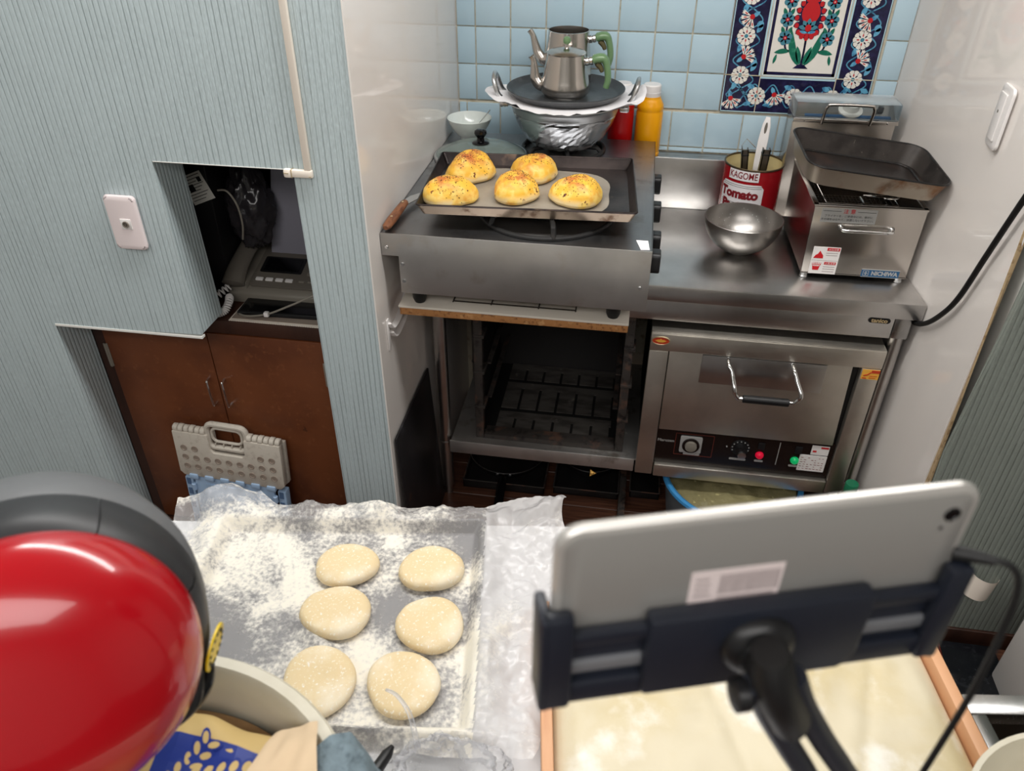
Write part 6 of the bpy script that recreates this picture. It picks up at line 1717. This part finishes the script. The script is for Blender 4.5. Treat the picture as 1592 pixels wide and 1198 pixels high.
# crumpled clear bag and black pen
def crumple(u, v):
    a, e = u * 2 * pi, (v - 0.5) * pi
    d_ = Vector((cos(a) * cos(e), sin(a) * cos(e), sin(e)))
    k = 1 + 0.35 * noise.noise(d_ * 2.2 + Vector((1, 5, 2))) + 0.22 * abs(noise.noise(d_ * 5.5)) + 0.10 * noise.noise(d_ * 13)
    p = tw(0.262, -0.455, 0.036) + Vector((0.072 * d_.x * k, 0.052 * d_.y * k, 0.034 * d_.z * min(k, 1.05)))
    return p
def shiny_film():
    t = NT('crinkled_clear_bag')
    t.b.inputs['Base Color'].default_value = lin((232, 232, 236))
    t.b.inputs['Roughness'].default_value = 0.08
    fr_ = t.n('ShaderNodeFresnel'); fr_.inputs['IOR'].default_value = 1.7
    tr = t.n('ShaderNodeBsdfTransparent')
    mx = t.n('ShaderNodeMixShader')
    t.l(t.ramp(fr_.outputs[0], 0.0, 0.6, 0.10, 0.65), mx.inputs[0])
    t.l(tr.outputs[0], mx.inputs[1]); t.l(t.b.outputs[0], mx.inputs[2])
    t.l(mx.outputs[0], t.out.inputs['Surface'])
    t.bump(t.noise(55, 4, (1, 1, 1), 0.6, 1.5), 0.8, 0.006)
    return t.m
single('clear_bag', MB().grid(72, 44, crumple), shiny_film(), 'crumpled clear plastic bag at the near edge of the table', 'bag', tuple(tw(0.262, -0.455)), ang=70)
single('clear_bag_twist', MB().tube(bez([tw(0.225, -0.425, 0.06), tw(0.212, -0.390, 0.075), tw(0.192, -0.362, 0.072), tw(0.176, -0.350, 0.066)], 6), [0.0038 - 0.0001 * k for k in range(19)], 12), bpy.data.materials['crinkled_clear_bag'], 'twisted end of clear plastic rising from the crumpled clear bag', 'plastic twist', tuple(tw(0.20, -0.39, 0.06)))
single('black_pen', MB().tube([tw(0.150, -0.505, 0.055), tw(0.168, -0.470, 0.056), tw(0.188, -0.430, 0.056), tw(0.193, -0.420, 0.056)], [0.0075, 0.0085, 0.0070, 0.003], 14), M['black'], 'black tapered handle lying beside the clear bag at the near table edge', 'utensil', tuple(tw(0.17, -0.46, 0.05)))

# ------------------------------------------------------------------ tablet in its holder
TD = Vector((0.95164, 0.30721, 0))
TN = Vector((0.30721, -0.95164, 0))          # toward the camera
T0 = Vector((0.459, -2.087, -0.0015))
TW = lambda s_, z, d: T0 + TD * s_ + Vector((0, 0, z)) + TN * d
tabt = Thing('tablet', 'silver tablet seen from behind with pinkish barcode label and corner camera, in the black holder', 'tablet', tuple(TW(0.102, 1.39, -0.004)))
bodyp = rrect(0.203, 0.124, 0.0095, 6, 0.1015, 1.4605 - 0.062)
tabt.part('shell', MB().prism(bodyp, lambda a, c, d: TW(a, c, d), -0.0074, 0.0, bev=0.0018), [M['tablet']])
tabt.part('edge_band', MB().tube([TW(a, c, -0.0040) for a, c in rrect(0.2036, 0.1246, 0.0098, 6, 0.1015, 1.4605 - 0.062)], 0.0036, 10, closed=True), M['tablet_edge'])
tabt.part('screen', MB().prism(rrect(0.190, 0.112, 0.004, 3, 0.1015, 1.3985), lambda a, c, d: TW(a, c, d), -0.0082, -0.0074), M['black_gloss'])
tl_ = tabt.part('label', MB().prism([(0.0640, 1.4045), (0.1115, 1.4045), (0.1115, 1.4275), (0.0640, 1.4275)], lambda a, c, d: TW(a, c, d), 0.0, 0.0004), M['label_pink'])
lbm = MB()
rr = random.Random(5)
for k in range(34):
    a = 0.0790 + k * 0.00092
    lbm.prism([(a, 1.4100), (a + rr.choice((0.0003, 0.0005)), 1.4100), (a + 0.0004, 1.4240), (a, 1.4240)], lambda a, c, d: TW(a, c, d), 0.0004, 0.0006)
for k in range(4):
    lbm.prism([(0.0665, 1.4100 + 0.0038 * k), (0.0740 + rr.uniform(-.002, .002), 1.4100 + 0.0038 * k), (0.0740, 1.4112 + 0.0038 * k), (0.0665, 1.4112 + 0.0038 * k)], lambda a, c, d: TW(a, c, d), 0.0004, 0.0006)
lbm.prism([(0.079, 1.4062), (0.1085, 1.4062), (0.1085, 1.4078), (0.079, 1.4078)], lambda a, c, d: TW(a, c, d), 0.0004, 0.0006)
tabt.part('barcode', lbm, M['label_print'], tl_)
cl_ = tabt.part('camera_lens', MB().lathe([(0.0042, -0.001), (0.0042, 0.0008), (0.0034, 0.0010), (0.0030, 0.0004), (0, 0.0004)], TW(0.1925, 1.4475, 0.0), 28, axis=TN), M['black_gloss'])
tabt.part('microphone', MB().lathe([(0.0011, -0.001), (0.0011, 0.0003), (0, 0.0003)], TW(0.1895, 1.4385, 0.0), 14, axis=TN), M['black'])
hdr = Thing('tablet_holder', 'black adjustable clamp holder on a two-pronged arm, gripping the silver tablet', 'tablet holder', (0.66, -2.10, 0.7505))
HB = lambda x0, x1, z0, z1, d0, d1, bev=0.0015: MB().prism([(x0, z0), (x1, z0), (x1, z1), (x0, z1)], lambda a, c, d: TW(a, c, d), d0, d1, bev=bev)
hdr.part('centre_plate', MB().prism([(0.0425, 1.350), (0.153, 1.350), (0.160, 1.361), (0.160, 1.408), (0.0425, 1.408)], lambda a, c, d: TW(a, c, d), 0.0008, 0.0120, bev=0.003), M['holder'])
for z0, z1, nm in ((1.3915, 1.400, 'upper_rail'), (1.346, 1.3615, 'lower_rail')):
    hdr.part(nm, HB(-0.004, 0.203, z0, z1, 0.001, 0.0075), M['holder'])
hdr.part('slide_bar', HB(0.0, 0.200, 1.367, 1.376, 0.001, 0.005), M['holder_shine'])
hdr.part('slide_plate', HB(-0.002, 0.202, 1.3615, 1.3915, 0.0006, 0.0024), M['holder'])
for x0, x1 in ((-0.0110, 0.0060), (0.1985, 0.2120)):
    co_ = MB()
    co_.prism([(x0, 1.345), (x1, 1.345), (x1, 1.4150), (x0, 1.4150)], lambda a, c, d: TW(a, c, d), 0.0006, 0.010, bev=0.003)
    xa, xb = (x0, x0 + 0.006) if x0 < 0 else (x1 - 0.006, x1)
    co_.prism([(xa, 1.345), (xb, 1.345), (xb, 1.4150), (xa, 1.4150)], lambda a, c, d: TW(a, c, d), -0.012, 0.010, bev=0.002)
    jw = hdr.part('jaw', co_, M['holder'])
    xp = xa + 0.0055 if x0 < 0 else xa - 0.0012
    hdr.part('rubber_pad', MB().prism([(xp, 1.352), (xp + 0.0018, 1.352), (xp + 0.0018, 1.408), (xp, 1.408)], lambda a, c, d: TW(a, c, d), -0.011, 0.0), M['rubber'], jw)
hub = TW(0.1000, 1.383, 0.011)
hdr.part('swivel_collar', MB().lathe([(0.0195, 0.0), (0.0195, 0.003), (0.0170, 0.007), (0.0130, 0.009), (0.0120, 0.016), (0, 0.016)], hub, 40, axis=TN), M['black'])
bc = TW(0.0960, 1.391, 0.035)
hdr.part('ball_joint', MB().lathe([(0, -0.012)] + [(0.012 * cos(radians(a)), 0.012 * sin(radians(a))) for a in range(-75, 90, 15)] + [(0, 0.012)], TW(0.099, 1.386, 0.028), 28, axis=TN), M['rubber'])
hdr.part('joint_block', MB().tube([TW(0.0935, 1.404, 0.032), TW(0.0945, 1.397, 0.034), TW(0.1010, 1.378, 0.034), TW(0.1130, 1.354, 0.033), TW(0.1150, 1.350, 0.033)], [0.0120, 0.0150, 0.0160, 0.0160, 0.0130], 18, flat=0.7), M['rubber'])
hdr.part('tighten_knob', MB().lathe([(0, 0), (0.007, 0), (0.0085, 0.002), (0.0085, 0.008), (0, 0.010)], TW(0.0880, 1.376, 0.034), 20, axis=-TD), M['black'])
for sg in (-1, 1):
    pa = [TW(0.0990 + sg * 0.0095, 1.385, 0.034), TW(0.1120 + sg * 0.0095, 1.355, 0.033), TW(0.1330 + sg * 0.0100, 1.315, 0.031), TW(0.1530 + sg * 0.0110, 1.279, 0.030), TW(0.1800 + sg * 0.0125, 1.225, 0.030), TW(0.215 + sg * 0.014, 1.10, 0.030), TW(0.215 + sg * 0.014, 0.770, 0.030)]
    pth = bez(pa, 8)
    hdr.part('arm_prong', MB().tube(pth, [0.0068] * len(pth), 14), M['holder'])
bp = TW(0.215, 0, 0.03)
hdr.part('base', MB().lathe([(0, 0), (0.075, 0), (0.078, 0.004), (0.076, 0.012), (0.03, 0.022), (0, 0.022)], (bp.x, bp.y, 0.7505), 40), M['holder'])
cbp = [TW(0.2055, 1.4185, 0.000), TW(0.2140, 1.4200, 0.006), TW(0.2270, 1.4180, 0.012), TW(0.2330, 1.4060, 0.016), TW(0.2330, 1.3800, 0.020), TW(0.2280, 1.3300, 0.026), TW(0.2200, 1.25, 0.030), TW(0.215, 1.10, 0.03), TW(0.22, 0.95, 0.03)]
cbt = Thing('charging_cable', 'thin black charging cable drooping from the right end of the silver tablet', 'cable', tuple(TW(0.215, 1.42, 0)))
cbt.part('cable', MB().tube(bez(cbp, 8), 0.0019, 10), M['rubber'])
cbt.part('plug', MB().tube([TW(0.2040, 1.4180, -0.001), TW(0.2090, 1.4188, 0.002), TW(0.2200, 1.4195, 0.009)], [0.0042, 0.0040, 0.0026], 12), M['rubber'])
